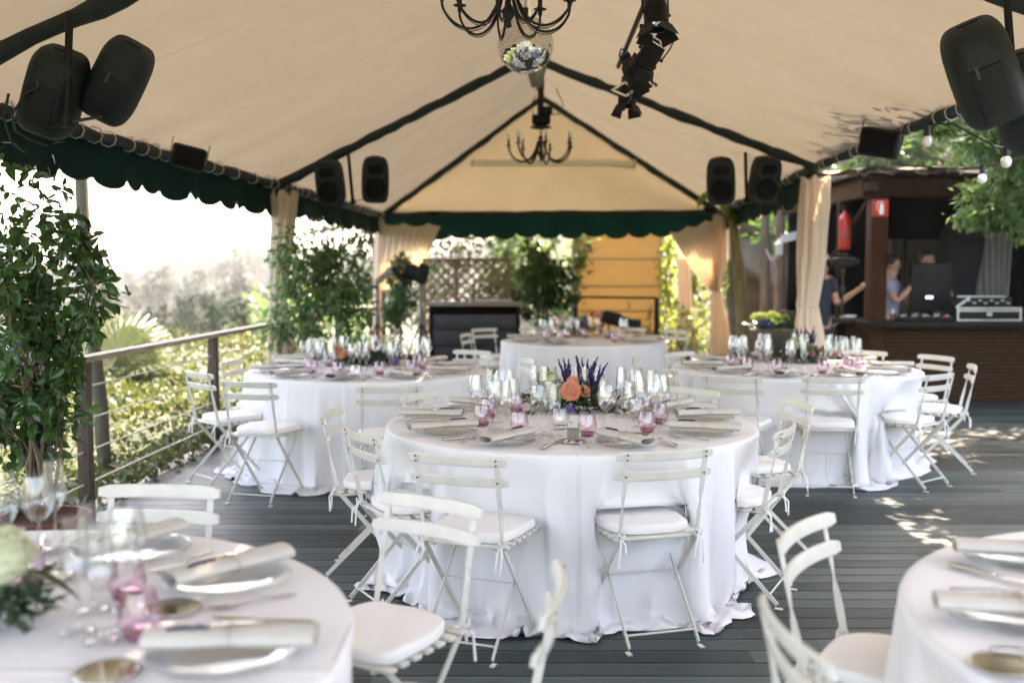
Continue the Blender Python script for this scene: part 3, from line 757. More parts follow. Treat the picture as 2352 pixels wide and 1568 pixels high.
def make_napkin():
    """flat roll, axis along Y, open spiral at the outer (-Y) end"""
    t = thing('rolled_napkin', 'x', 'napkin')
    mb = MB(); L2 = .165; n = 60; rings = []
    for yi, y in enumerate((-L2, -L2 + .004, -.08, -.02, 0, .02, .08, L2)):
        pin = 1 - .13 * math.exp(-(y / .035) ** 2); outer = []; inner = []
        for i in range(n + 1):
            a = i / n * 2 * math.pi * 2.35; k = 1 - .30 * (i / n)
            x = .044 * k * math.cos(a) * pin; z = .0195 * k * math.sin(a) * pin + .022
            x += .004 * math.sin(a * .5 + 1); outer.append(Vector((x, y, z)))
        rings.append(outer)
    mb.loft(rings, False, False, True)
    # thickness: second skin just inside, joined by end strips
    inn = [[Vector((p.x * .955, p.y, (p.z - .022) * .90 + .022)) for p in r_] for r_ in rings]
    mb.loft(inn, False, False, True)
    for e in (0, -1):
        mb.loft([rings[e], inn[e]], False, False, False)
    mb.build('rolled_cloth', M['napkin'], t)
    mb = MB(); pts = []
    for k in range(25):
        a = 2 * math.pi * k / 24; pts.append((.0405 * math.cos(a) * 1.0, .012 * math.cos(a) * .3, .0185 * math.sin(a) + .0225))
    mb.tube(pts, .0010, 5, caps=False); mb.tube([(0, .0, .041), (.014, .008, .048), (.022, -.004, .042)], .0008, 4); mb.tube([(0, .0, .041), (-.012, .01, .046), (-.022, .012, .041)], .0008, 4)
    mb.build('twine', M['twine'], t)
    mb = MB(); mb.tube([(.012, -.085, .041), (.006, -.03, .0425), (-.002, .04, .0425), (-.006, .11, .044)], .0009, 4, mi=0)
    r2 = random.Random(4)
    for k in range(16):
        y = .045 + k * .0048; mb.sphere((-.003 - .0005 * k + r2.uniform(-.003, .003), y, .0445 + r2.uniform(-.001, .002)), .0036, 6, 4, (1, 1.5, 1), mi=1)
    mb.build('lavender_sprig', [M['twine'], mat('lavender', (.022, .016, .055), .8)], t)
    return t
def make_fork():
    t = thing('fork', 'x', 'fork'); mb = MB(); V_ = Vector
    mb.sweep([(V_((0, -.10, .003)), V_((.0055, 0, 0)), V_((0, 0, .001))), (V_((0, -.06, .005)), V_((.0045, 0, 0)), V_((0, 0, .0015))), (V_((0, .0, .009)), V_((.0022, 0, 0)), V_((0, 0, .0017))),
              (V_((0, .03, .006)), V_((.004, 0, 0)), V_((0, 0, .0012))), (V_((0, .045, .003)), V_((.0115, 0, 0)), V_((0, 0, .001))), (V_((0, .058, .003)), V_((.0125, 0, 0)), V_((0, 0, .001)))], smooth=True)
    mb.build('handle', M['silver'], t); mb = MB()
    for k in range(4):
        x = -.0105 + k * .007; mb.sweep([(V_((x, .057, .003)), V_((.002, 0, 0)), V_((0, 0, .001))), (V_((x, .085, .004)), V_((.0016, 0, 0)), V_((0, 0, .001))), (V_((x * .95, .105, .010)), V_((.0007, 0, 0)), V_((0, 0, .0006)))])
    mb.build('prongs', M['silver'], t); return t
def make_knife():
    t = thing('knife', 'x', 'knife'); mb = MB(); V_ = Vector
    mb.sweep([(V_((0, -.11, .005)), V_((.0065, 0, 0)), V_((0, 0, .004))), (V_((0, -.09, .006)), V_((.0085, 0, 0)), V_((0, 0, .005))), (V_((0, -.03, .006)), V_((.006, 0, 0)), V_((0, 0, .0045))), (V_((0, .0, .006)), V_((.0045, 0, 0)), V_((0, 0, .004)))], smooth=True)
    mb.sphere((0, .003, .006), .006, 8, 6); mb.build('handle', M['silver'], t); mb = MB()
    mb.sweep([(V_((0, .004, .006)), V_((.005, 0, 0)), V_((0, 0, .0012))), (V_((.001, .05, .006)), V_((.0095, 0, 0)), V_((0, 0, .0008))), (V_((.001, .10, .006)), V_((.009, 0, 0)), V_((0, 0, .0007))), (V_((.004, .128, .006)), V_((.002, 0, 0)), V_((0, 0, .0004)))])
    mb.build('blade', M['silver'], t); return t
PR = {'wine': Proto(make_glass('wine')), 'flute': Proto(make_glass('flute')), 'pink': Proto(make_tumbler()), 'plate': Proto(make_plate()), 'napkin': Proto(make_napkin()), 'fork': Proto(make_fork()), 'knife': Proto(make_knife())}
GRP = {'wine': 'stemmed wine glasses', 'flute': 'tall champagne glasses', 'pink': 'pink glass tumblers', 'plate': 'clear glass plates', 'napkin': 'rolled linen napkins', 'fork': 'silver forks', 'knife': 'silver knives'}
DESC = {'wine': 'wide clear stemmed wine glass', 'flute': 'slim clear champagne glass', 'pink': 'pink tinted glass tumbler', 'plate': 'clear glass charger plate', 'napkin': 'rolled linen napkin with lavender', 'fork': 'silver fork', 'knife': 'silver knife'}
SECT = {270: 'front', 300: 'front right', 330: 'near right', 0: 'right', 30: 'far right', 60: 'back right', 90: 'back', 120: 'back left', 150: 'far left', 180: 'left', 210: 'near left', 240: 'front left'}
def sect(a):
    return SECT[min(SECT, key=lambda s_: abs((a - s_ + 180) % 360 - 180))]
SHORT = {'main': 'centre table', 'left': 'railing table', 'right': 'bar table', 'far': 'farthest table', 'nearl': 'left foreground table', 'nearr': 'right foreground table'}
def put(kind, table, ang, r, side, rz, z=None, seat=None, jr=0.0):
    (cx, cy_), rad = TABLES[table][0], TABLES[table][1]
    a = R(ang); x = cx + r * math.cos(a) - side * math.sin(a); y = cy_ + r * math.sin(a) + side * math.cos(a)
    PR[kind].put((x, y, TABLE_H - .0025 if z is None else z), R(rz), DESC[kind] + ' at the ' + (seat or sect(ang)) + ' place of the ' + SHORT[table], GRP[kind])
def setting(table, ang, detail=2, nap=0.0, skip=()):
    """one place: the guest sits outside at angle ang; local +Y of the pieces points inwards"""
    inw = ang + 90; r0 = TABLES[table][1] - .225; j = lambda s_: rnd.uniform(-s_, s_)
    zt = TABLE_H + .001
    put('plate', table, ang, r0, j(.01), inw + j(20))
    if 'napkin' not in skip: put('napkin', table, ang, r0 + .012, j(.012), inw + nap + j(9), z=TABLE_H + .0165)
    if detail > 0:
        put('fork', table, ang, r0 + j(.02), -.195 + j(.01), inw + j(8), zt)
        put('knife', table, ang, r0 + j(.02), .195 + j(.01), inw + j(8), zt)
    if 'glasses' in skip: return
    put('pink', table, ang, r0 - .255 + j(.025), -.08 + j(.03), j(180), zt)
    put('wine', table, ang, r0 - .235 + j(.02), .03 + j(.02), j(180), zt)
    put('flute', table, ang, r0 - .245 + j(.02), .125 + j(.02), j(180), zt)
    if detail > 0 and table not in ('nearr',): put('flute', table, ang, r0 - .325 + j(.02), .045 + j(.03), j(180), zt, seat='inner ' + sect(ang))
for a, nap in ((175, 5), (210, 0), (244, -18), (286, 12), (328, 8), (6, 0), (36, 6), (66, 0), (98, 0), (136, 0)): setting('main', a, 2, nap)
for a in (192, 228, 262, 300, 336, 12, 50, 84, 118, 156): setting('left', a)
for a in (182, 216, 248, 284, 318, 352, 28, 62, 96, 140): setting('right', a)
for a in (205, 242, 330, 2, 60, 90, 122, 165): setting('far', a, 0)
for a, nap in ((70, 0), (36, 10), (-6, 18), (108, 0)): setting('nearl', a, 2, nap, ('glasses',))
for kind, px, py, lb in (('pink', 322, 1465, 'nearest pink tumbler on the left foreground table, beside the gold coaster'), ('pink', 292, 1375, 'second pink tumbler on the left foreground table, behind the stemmed glasses'), ('pink', 62, 1345, 'pink tumbler at the left edge of the left foreground table'),
      ('flute', 178, 1455, 'slim glass at the left of the glass cluster in the left foreground'), ('flute', 232, 1476, 'slim glass at the front of the glass cluster in the left foreground'), ('wine', 283, 1450, 'wide glass at the right of the glass cluster in the left foreground'), ('flute', 214, 1404, 'slim glass in the middle of the left foreground cluster'), ('wine', 296, 1400, 'wide glass at the back of the left foreground cluster'),
      ('wine', 92, 1300, 'wide glass in front of the terracotta pot on the left foreground table'), ('flute', 18, 1300, 'slim glass cut by the left edge of the photo'), ('flute', 128, 1262, 'slim glass farthest back on the left foreground table')):
    q_ = G(px, py, TABLE_H); PR[kind].put((q_.x, q_.y, TABLE_H + .001), rnd.uniform(0, 6), lb, GRP[kind])
for a, nap in ((130, 40), (172, 0), (212, 0)): setting('nearr', a, 2, nap)

# mirror coasters, mesh votives, jars, flowers
def make_votive():
    t = thing('votive_holder', 'x', 'candle holder')
    mb = MB(); mb.lathe([(.001, .004), (.024, .004), (.0255, .02), (.0285, .07), (.0315, .105)], 20); mb.build('glass_cup', M['glass'], t)
    mb = MB(); mb.lathe([(.0262, .003), (.0275, .02), (.0288, .045), (.0292, .050)], 20)
    mm = mat('silver_filigree', (.42, .40, .35), .35, 1.0, var=.6, scale=160, bump=1.0, bscale=260); mb.build('filigree_sleeve', mm, t)
    return t
def make_coaster():
    t = thing('mirror_coaster', 'x', 'mirror'); mb = MB(); mb.lathe([(.001, .003), (.055, .003)], 30); mb.build('mirror_face', M['gold'], t)
    mb = MB(); mb.lathe([(.055, .0005), (.0615, .001), (.0625, .004), (.059, .006), (.055, .004)], 30); mb.build('rim', M['silver'], t); return t
PV, PC = Proto(make_votive()), Proto(make_coaster())
PJ = Proto(make_tumbler(False))
def on_table(proto, px, py, label, group, z=0.0):
    p = G(px, py, TABLE_H); proto.put((p.x, p.y, TABLE_H + .0008 + z), rnd.uniform(0, 6), label, group)
VO = [(1314, 1012, 'main', 'in front of the orange dahlia'), (1460, 922, 'main', 'behind the right hand glasses')]
on_table(PC, 1316, 1014, 'round gold mirror coaster under the mesh votive at the front of the centre table', 'mirror coasters')
on_table(PC, 1128, 1006, 'round mirror coaster between two front napkins of the centre table', 'mirror coasters')
on_table(PC, 1462, 1000, 'round gold mirror coaster behind the front right napkin of the centre table', 'mirror coasters')
on_table(PC, 398, 1398, 'gold mirror coaster right of the pink tumbler on the left foreground table', 'mirror coasters')
on_table(PC, 246, 1545, 'mirror coaster at the bottom edge of the left foreground table', 'mirror coasters')
on_table(PC, 108, 1325, 'mirror coaster by the white bloom on the left foreground table', 'mirror coasters')
on_table(PC, 2300, 1530, 'mirror coaster on the right foreground table', 'mirror coasters')
on_table(PV, 1316, 1012, 'glass votive in silver filigree sleeve below the orange dahlia', 'filigree votive holders', .004)
for px, py, lb in ((1462, 958, 'small clear glass jar right of the greenery on the centre table'), (1287, 985, 'small clear jar behind the votive on the centre table')):
    on_table(PJ, px, py, lb, 'small clear glass jars')
on_table(PJ, 818, 870, 'clear glass lantern jar in the greenery of the railing table', 'small clear glass jars')
for px in (1228, 1262, 1300, 1338, 1372, 1405):
    p = G(px, 772, TABLE_H); PJ.put((p.x, p.y, TABLE_H), 0, 'small clear bud vase in the row of vases along the farthest table', 'bud vases on the farthest table')

def dahlia(mb, c, r, up=Vector((0, -.6, .8)), mi=0, layers=9):
    up = up.normalized(); a1 = up.orthogonal().normalized(); a2 = up.cross(a1); c = Vector(c)
    for l in range(layers):
        th = R(8 + 82 * (l / (layers - 1)) * 1.15); n = 4 + int(14 * math.sin(min(th, 1.57)))
        for k in range(n):
            ph = 2 * math.pi * (k + .5 * (l % 2)) / n
            rad = a1 * math.cos(ph) + a2 * math.sin(ph); d = rad * math.sin(th) + up * math.cos(th)
            side = d.cross(up); side = side.normalized() if side.length > .01 else a1
            b = c + d * r * .45; e = c + (d + up * .10).normalized() * r * (.90 + .12 * rnd.random()); w = r * .15; nn = side.cross(d).normalized() * r * .10
            mb.add([b - side * w * .6, b + side * w * .6, (b + e) / 2 + side * w - nn, (b + e) / 2 - side * w - nn, e + side * w * .45 + nn * 1.2, e - side * w * .45 + nn * 1.2, (b + e) / 2 + nn * .8, b + nn * .3],
                   [(0, 7, 6, 3), (7, 1, 2, 6), (3, 6, 4, 5), (6, 2, 4)], False, mi)
    mb.sphere(c, r * .55, 10, 8, mi=mi)
PET = {'orange': mat('orange_petals', (.95, .52, .34), .6, var=.18, scale=60, trans=.15), 'peach': mat('peach_petals', (.78, .36, .24), .6, var=.15, scale=50, trans=.15),
       'red': mat('coral_petals', (.76, .20, .10), .6, var=.2, trans=.1), 'cream': mat('cream_petals', (.68, .70, .48), .6, var=.15, scale=60, trans=.15),
       'purple': mat('purple_flower_spikes', (.022, .013, .075), .8, var=.4, scale=60), 'lilac': mat('lilac_petals', (.34, .28, .62), .6, var=.2, trans=.2), 'pinkp': mat('blush_petals', (.66, .34, .34), .6, trans=.15),
       'sage': leaf_mat('sage_leaf', (.07, .10, .06), (.14, .19, .11), .2, .5), 'dk': leaf_mat('bouquet_leaf', (.010, .030, .012), (.035, .075, .025), .2, .35)}
def spikes(mb, base, n, h, spread, rad=.0115):
    for k in range(n):
        a = rnd.uniform(0, 6.28); q = rnd.uniform(.1, 1) * spread; hh = h * rnd.uniform(.7, 1.05)
        top = Vector(base) + Vector((q * math.cos(a), q * math.sin(a), hh)); mid = Vector(base).lerp(top, .55) + Vector((rnd.uniform(-.01, .01), 0, .01))
        bend = top + Vector((math.cos(a) * .012 + rnd.uniform(-.02, .02), 0, .02)); pts = []
        for i in range(15):
            t_ = i / 14; p = Vector(base).lerp(mid, min(1, t_ * 2)) if t_ < .5 else mid.lerp(bend, (t_ - .5) * 2)
            pts.append(p + Vector((rnd.uniform(-.0035, .0035), rnd.uniform(-.0035, .0035), 0)))
        mb.tube(pts, [rad * (.5 + .5 * math.sin(i * 1.9) ** 2 + .2) * (1.15 - .9 * (i / 14) ** 2) for i in range(15)], 6)
def greens(name, c, rad, n, size, m, parent, up=.6):
    p, d = clump_points(c, rad, n, 14, .35, .3); p[:, 2] = np.maximum(p[:, 2], c[2] - rad[2] + .004)
    leaf_obj(name, p, d + np.array([0, 0, up]), size, m, parent, .5, .55)
def bouquet(key, px, py, label, blooms, greens_spec, spike=None, sage=0, w=.20):
    o_ = G(px, py, TABLE_H); t = thing('flower_arrangement', label, 'flowers', (o_.x, o_.y, TABLE_H), 0, 'flower arrangements')
    greens('foliage', (0, 0, .055), (w, .13, .055), greens_spec, .045, PET['dk'], t)
    if sage: greens('pale_foliage', (-.02, 0, .11), (w * .7, .09, .04), sage, .035, PET['sage'], t)
    for kind, x, y, z, r_ in blooms:
        mb = MB()
        if kind in ('cream',) and r_ > .04:
            for k in range(70):
                u, v = rnd.uniform(0, 6.28), rnd.uniform(-.3, 1); q = math.sqrt(1 - v * v)
                cc = Vector((x + r_ * q * math.cos(u), y + r_ * q * math.sin(u), z + r_ * v)); s_ = r_ * .26
                for m_ in range(4):
                    a = m_ * 1.57 + u; d = Vector((math.cos(a), math.sin(a), .5)) * s_; e = Vector((-math.sin(a), math.cos(a), 0)) * s_ * .5
                    mb.add([cc, cc + d * .6 + e, cc + d, cc + d * .6 - e], [(0, 1, 2, 3)])
            mb.sphere((x, y, z), r_ * .85, 10, 8); mb.build('hydrangea_bloom', PET['cream'], t)
        else:
            dahlia(mb, (x, y, z), r_, Vector((rnd.uniform(-.3, .3), -.8, .6))); mb.build('dahlia_bloom' if r_ > .03 else 'small_bloom', PET[kind], t)
    if spike:
        mb = MB()
        for (x, y, n, h) in spike: spikes(mb, (x, y, .06), n, h, .055)
        mb.build('flower_spikes', PET['purple'], t)
    return t
bouquet('main', 1322, 945, 'low green arrangement with orange dahlias and dark purple spikes on the centre table',
        [('orange', -.035, -.14, .125, .060), ('orange', .040, -.065, .118, .036), ('orange', -.020, -.055, .170, .034), ('cream', -.145, .04, .17, .06), ('lilac', -.045, -.17, .035, .026), ('red', .17, 0, .10, .022)],
        620, [(-.045, .02, 9, .20), (.05, .05, 12, .21), (.095, .03, 6, .20)], 160, .24)
bouquet('left', 834, 838, 'green arrangement with blush blooms and one purple spike on the railing table',
        [('orange', -.20, -.05, .13, .045), ('orange', -.15, -.08, .09, .04), ('pinkp', -.05, -.06, .11, .035), ('pinkp', .02, -.1, .10, .03), ('cream', .24, .05, .15, .10), ('lilac', .27, -.04, .03, .035)],
        700, [(.0, 0, 3, .16)], 0, .27)
bouquet('right', 1835, 832, 'arrangement of cream hydrangea, coral dahlia and grasses on the table before the bar',
        [('cream', -.06, -.05, .15, .055), ('cream', .0, .0, .17, .05), ('pinkp', .08, -.10, .08, .03), ('red', .30, -.05, .085, .045), ('pinkp', .16, -.05, .10, .028), ('cream', .12, .02, .12, .04)],
        700, [(.03, .05, 8, .22), (.12, .06, 5, .22)], 200, .29)
bouquet('far', 1320, 770, 'row of mixed coral, cream and lilac blooms along the farthest table',
        [('orange', -.21, -.05, .17, .055), ('orange', .27, -.05, .24, .06), ('red', .22, -.02, .25, .045), ('cream', -.09, -.05, .23, .035), ('cream', -.10, 0, .15, .06), ('lilac', .02, -.05, .14, .045), ('lilac', .12, 0, .17, .04), ('pinkp', .10, -.07, .10, .03), ('red', .29, -.1, .06, .04), ('lilac', .33, 0, .12, .035), ('cream', .10, .05, .22, .04), ('pinkp', -.3, 0, .1, .03)],
        380, [(.12, .05, 5, .20)], 240, .36)
bouquet('nearl', -10, 1440, 'blurred arrangement with cream bloom and a long leaf on the left foreground table',
        [('cream', .03, -.02, .15, .062), ('cream', -.06, .05, .13, .06), ('lilac', -.1, -.1, .08, .04)], 240, None, 40, .10)
t = bpy.data.objects['flower_arrangement.004']
mb = MB(); mb.grid(lambda u, v: Vector((.06 + .15 * v, -.03 - .03 * v + (u - .5) * .034 * math.sin(math.pi * min(1, v * .97 + .03)), .13 + .02 * v - .075 * v * v + .006 * abs(u - .5))), 4, 10)
mb.build('long_leaf', PET['dk'], t)
# orange petal scattered on the cloth
mb = MB(); mb.grid(lambda u, v: Vector(((u - .5) * .06, (v - .5) * .05 * math.sin(math.pi * (.1 + .8 * u)), .006 * math.cos(3 * u))), 6, 4)
p = G(1996, 829, TABLE_H); o = mb.build('petal', PET['orange']); o.location = (p.x, p.y, TABLE_H + .02); tag(o, 'single orange petal lying on a napkin at the table before the bar', 'petal')
# ------------------------------------------------------------------ the canopy
TR = [  # left eave, apex, right eave of each truss
    (Vector((-2.95, -1.2, 2.43)), Vector((.05, -1.2, 3.73)), Vector((2.95, -1.2, 2.55))),
    (P(-187, 201, 5.05), P(1212, -414, 4.9), P(2591, 96, 4.6)),
    (P(640, 425, 10.2), P(1218, 132, 10.2), P(1869, 385, 10.15)),
    (P(880, 495, 15.9), P(1245, 225, 15.9), P(1653, 489, 15.6)),
]
def lerp3(a, b, t): return a.lerp(b, t)
mb = MB()
for i in range(3):
    A, B = TR[i], TR[i + 1]
    for (h0, h1) in ((0, 1), (1, 2)):
        def fn(u, v, h0=h0, h1=h1, A=A, B=B):
            a = A[h0].lerp(A[h1], u); b = B[h0].lerp(B[h1], u); p = a.lerp(b, v)
            sag = .055 * math.sin(math.pi * v) * math.sin(math.pi * u)
            wr = .010 * math.sin(9 * u + 5 * v + i) * math.sin(math.pi * v)
            eu = u if h0 == 0 else 1 - u; pk = .026 * math.sin(v * 34 + 1.7 * math.sin(v * 9 + i)) * math.exp(-eu * 7) * (eu > .001) + .007 * math.sin(u * 26) * (math.exp(-v * 14) + math.exp(-(1 - v) * 14))
            return p + Vector((0, .10 * (v > .999) * (i == 2), .052 - sag + wr - .03 * (h0 == 0 and u < .001) - .03 * (h0 == 1 and u > .999) + pk)) + Vector((-.10 * (h0 == 0 and u < .001) + .10 * (h0 == 1 and u > .999), 0, 0))
        mb.grid(fn, 34, 90)
cn = thing('canopy_roof', 'cream fabric marquee roof with dark wrapped beams over the deck', 'marquee', (0, 0, 0))
mb.build('roof_cloth', M['canopy'], cn)
A = TR[3]
mb = MB()
def gab(u, v):
    e = A[0].lerp(A[2], u); top = (A[0].lerp(A[1], u * 2) if u < .5 else A[1].lerp(A[2], u * 2 - 1))
    p = e.lerp(top, v); return p + Vector((0, .03 + .02 * math.sin(7 * u + 4 * v), .03 + .012 * math.sin(u * 40) * (1 - v) + .035 * v))
mb.grid(gab, 48, 20); mb.build('gable_cloth', M['gable'], cn)
def wrapped(a, b, r, seed, n=26, sag=.0):
    r2 = random.Random(seed); pts = []; rr = []
    for i in range(n + 1):
        t_ = i / n; p = a.lerp(b, t_) + Vector((0, 0, -sag * math.sin(math.pi * t_))) + Vector((0, 0, r2.uniform(-.008, .008)))
        pts.append(p); rr.append(r * (1 + r2.uniform(-.10, .22) + .12 * math.sin(i * 1.4 + seed)))
    m = MB(); m.tube(pts, rr, 10); return m
for i, T in enumerate(TR):
    if i == 0: continue
    for k, (a, b) in enumerate(((0, 1), (1, 2))):
        wrapped(T[a], T[b], .044 if i < 3 else .042, i * 3 + k).build('rafter', M['wrap'], cn)
wrapped(TR[2][1] + Vector((0, 0, -.02)), TR[3][1], .035, 21, 14).build('ridge_pole', M['wrap'], cn)
for s_ in (0, 2):
    for i in range(0, 3):
        wrapped(TR[i][s_], TR[i + 1][s_], .038, 30 + i + s_, 24).build('eave_pole', M['wrap'], cn)
        # lacing rope round the eave pole
        a, b = TR[i][s_], TR[i + 1][s_]; m = MB(); d = (b - a).normalized(); u = d.orthogonal().normalized(); w2 = d.cross(u); r2 = random.Random(i + s_)
        nl = 26
        for k in range(nl):
            t0 = (k + r2.uniform(.1, .6)) / nl; c = a.lerp(b, t0); pts = []
            if r2.random() < .25: continue
            q = r2.uniform(-.05, .05)
            for j in range(9): 
                an = j / 8 * 6.28; pts.append(c + d * (q * (j / 8) + .012 * math.sin(an)) + (u * math.cos(an) + w2 * math.sin(an)) * .054)
            m.tube(pts, .0045, 5)
            if r2.random() < .6: m.tube([c + Vector((0, 0, .05)), c + Vector((.02, .03, .075)), c + d * .11 + Vector((0, 0, -.03))], .0035, 5)
        m.build('lacing_rope', M['rope'], cn)
m = wrapped(TR[3][0], TR[3][2], .036, 77, 30, -.02); m.build('end_pole', M['wrap'], cn)

def valance(a, b, h, period, name_label, depth=.0, seed=1, inset=Vector((0, 0, 0))):
    a = a + inset; b = b + inset; L = (b - a).length; n = int(L / period); nu = n * 10; d = (b - a).normalized(); out = Vector((d.y, -d.x, 0)).normalized()
    def fn(u, v):
        s_ = u * n; ph = abs(math.sin(math.pi * s_)); hh = h * (.80 + .20 * ph ** .6) * (1 + .05 * math.sin(int(s_) * 2.3 + seed))
        p = a.lerp(b, u); w = .042 * math.sin(u * n * 2.1 + seed + math.sin(u * 9)) * v + .012 * math.sin(u * 60 + 3) * v
        return p + out * w + Vector((0, 0, .065 - (hh + .085) * v + .006 * math.sin(u * 31 + seed) * (1 - v)))
    m = MB(); m.grid(fn, nu, 6)
    t = m.build('valance', M['green']); tag(t, name_label, 'valance', 'green scalloped valances')
    hem = MB(); hem.tube([fn(i / nu, 1.0) for i in range(nu + 1)], .004, 5, smooth=True); hem.build('hem_piping', mat('gold_hem', (.30, .22, .10), .7), t)
    return t
LO, RO = Vector((-.05, 0, 0)), Vector((.05, 0, 0))
valance(TR[0][0], TR[1][0], .30, .34, 'dark green scalloped valance at the very left above the ficus', seed=4, inset=LO)
valance(TR[1][0], TR[2][0], .30, .34, 'dark green scalloped valance along the left eave against the white sky', seed=2, inset=LO)
valance(TR[2][0], TR[3][0], .28, .34, 'dark green valance between the left curtains, receding to the gable', seed=6, inset=LO)
valance(TR[3][0], TR[3][2], .36, .345, 'dark green scalloped valance across the far end below the gable', seed=3, inset=Vector((0, .05, 0)))
valance(TR[2][2] + Vector((0, 0, -.04)), TR[3][2], .27, .26, 'dark green scalloped valance on the right behind the twin loudspeakers', seed=5, inset=RO)
# posts under the eaves
def post(x, y, h, label, m='wrap', r=.03, x2=None):
    mb = MB(); mb.tube([(x, y, 0.012), (x2 if x2 is not None else x, y, h)], r, 10); mb.lathe([(.001, .0), (.06, .0), (.06, .012), (.001, .012)], 16, (x, y, 0))
    o = mb.build('canopy_post', M[m]); tag(o, label, 'post', 'canopy posts'); return o
for T, s_, lb in ((TR[2], 0, 'slim post inside the left curtain beside the railing'), (TR[2], 2, 'slim post inside the beige curtain before the bar'), (TR[3], 0, 'slim post at the far left corner of the canopy'), (TR[3], 2, 'slim post at the far right corner of the canopy')):
    post(T[s_].x, T[s_].y, T[s_].z, lb)

# rolled white blind on the gable
a, b = P(1087, 372, 15.75), P(1455, 378, 15.75)
t = thing('rolled_screen', 'long cream rolled projection screen case across the gable cloth', 'screen', (a + b) / 2)
mb = MB(); hw = (b - a).length / 2; mb.box((0, 0, 0), (2 * hw, .11, .10), bev=.02); mb.build('case', mat('cream_case', (.86, .80, .62), .5, var=.05), t)
mb = MB(); mb.box((-hw - .02, 0, 0), (.03, .12, .115), bev=.008); mb.build('end_cap', mat('cream_caps', (.66, .58, .40), .5), t); mb = MB(); mb.box((hw + .02, 0, 0), (.03, .12, .115), bev=.008); mb.build('end_cap', mat('cream_caps', (.66, .58, .40), .5), t)

# ------------------------------------------------------------------ curtains
def gathered(name, label, levels, pleats=11, material='curtain', seed=0, cat='curtain', group='cream curtains tied to the posts', tie=None):
    """levels: (x, y, z, half width, half depth)"""
    r2 = random.Random(seed); nth = pleats * 8; rings = []; ph = [r2.uniform(0, 6.28) for _ in range(4)]
    n = len(levels)
    def at(t_):
        i = min(int(t_), n - 2); k = t_ - i; k = k * k * (3 - 2 * k); return [levels[i][j] * (1 - k) + levels[i + 1][j] * k for j in range(5)]
    steps = (n - 1) * 9
    for s_ in range(steps + 1):
        x, y, z, hw, hd = at(s_ / steps * (n - 1)); ring = []
        for j in range(nth):
            a = 2 * math.pi * j / nth
            f = 1 + .20 * math.sin(pleats * a + ph[0] + .5 * math.sin(z * 2 + ph[1])) + .10 * math.sin((pleats * 2 + 3) * a + ph[2] + z) + .05 * math.sin(3 * a + z * 3 + ph[3])
            ring.append(Vector((x + hw * f * math.cos(a), y + hd * f * math.sin(a), z + (.035 * math.sin(pleats * a * .5 + ph[2]) * max(0, 1 - s_ / 5) if s_ < 5 else 0))))
        rings.append(ring)
    m = MB(); m.loft(rings, True, False, True)
    o = m.build(name, M[material]); tag(o, label, cat, group)
    if tie:
        x, y, z, hw, hd = tie; m = MB(); m.tube([(x + hw * math.cos(a), y + hd * math.sin(a), z + .01 * math.sin(a)) for a in [k * 6.2832 / 20 for k in range(21)]], .012, 6, caps=False)
        m.tube([(x - hw, y - hd * .3, z), (x - hw - .04, y - .06, z + .10), (x - hw - .05, y - .06, z + .02), (x - hw - .02, y - .05, z - .22)], .007, 5)
        m.build('tie_band', M[material], o)
    return o
def lv(px, py, Y, hwpx, hd):
    p = P(px, py, Y); return (p.x, p.y, p.z, hwpx * Y / F, hd)
gathered('curtain', 'beige curtain tied at waist height on the post left of the bar', [lv(1872, 412, 10.1, 27, .10), lv(1870, 470, 10.1, 29, .12), lv(1866, 600, 10.1, 27, .11), lv(1857, 700, 10.1, 19, .06), lv(1858, 760, 10.1, 27, .10), lv(1860, 850, 10.1, 34, .13), lv(1860, 962, 10.1, 38, .15)], 9, seed=2, tie=lv(1857, 702, 10.1, 20, .075))
gathered('curtain', 'long cream curtain beside the railing post, glowing in backlight', [lv(651, 445, 10.15, 27, .10), lv(649, 520, 10.15, 23, .10), lv(640, 640, 10.15, 20, .08), lv(638, 700, 10.15, 17, .07), lv(645, 800, 10.15, 28, .10), lv(648, 960, 10.15, 32, .12)], 9, seed=5)
gathered('curtain', 'straight cream curtain on the far right corner post', [lv(1655, 497, 15.5, 15, .10), lv(1656, 600, 15.5, 13, .09), lv(1645, 665, 15.5, 9, .06), lv(1652, 740, 15.5, 17, .10), lv(1655, 836, 15.5, 21, .12)], 8, seed=7, tie=lv(1645, 667, 15.5, 11, .07))
gathered('curtain', 'grey shaded curtain hanging behind the far right corner', [lv(1566, 560, 16.6, 12, .08), lv(1572, 620, 16.6, 11, .08), lv(1574, 700, 16.6, 14, .09), lv(1578, 818, 16.6, 22, .11)], 8, seed=9)
gathered('curtain', 'cream curtain hanging straight down the far left corner post', [lv(871, 505, 15.8, 10, .07), lv(868, 600, 15.8, 8, .06), lv(868, 700, 15.8, 8, .06), lv(866, 832, 15.8, 12, .08)], 6, seed=12)
def sheet(label, top0, top1, bot0, bot1, pleats, amp, seed, sag=.0):
    r2 = random.Random(seed); ph = r2.uniform(0, 6)
    def fn(u, v):
        e = u + .03 * math.sin(u * 17 + ph) ; p = top0.lerp(top1, u).lerp(bot0.lerp(bot1, e), v)
        tz = sag * math.sin(math.pi * u) * (1 - v) + .05 * abs(math.sin(2.5 * math.pi * u)) * (1 - v) ** 3
        w = (1 - v) ** .5; s_ = math.sin(pleats * 6.28 * u + ph) + .4 * math.sin(pleats * 13 * u)
        return p + Vector((0, amp * s_ * (.4 + .8 * v), -tz - .07 * math.sin(math.pi * v) * (1 - u)))
    m = MB(); m.grid(fn, pleats * 10, 24); o = m.build('curtain', M['curtain']); tag(o, label, 'curtain', 'cream curtains tied to the posts'); return o
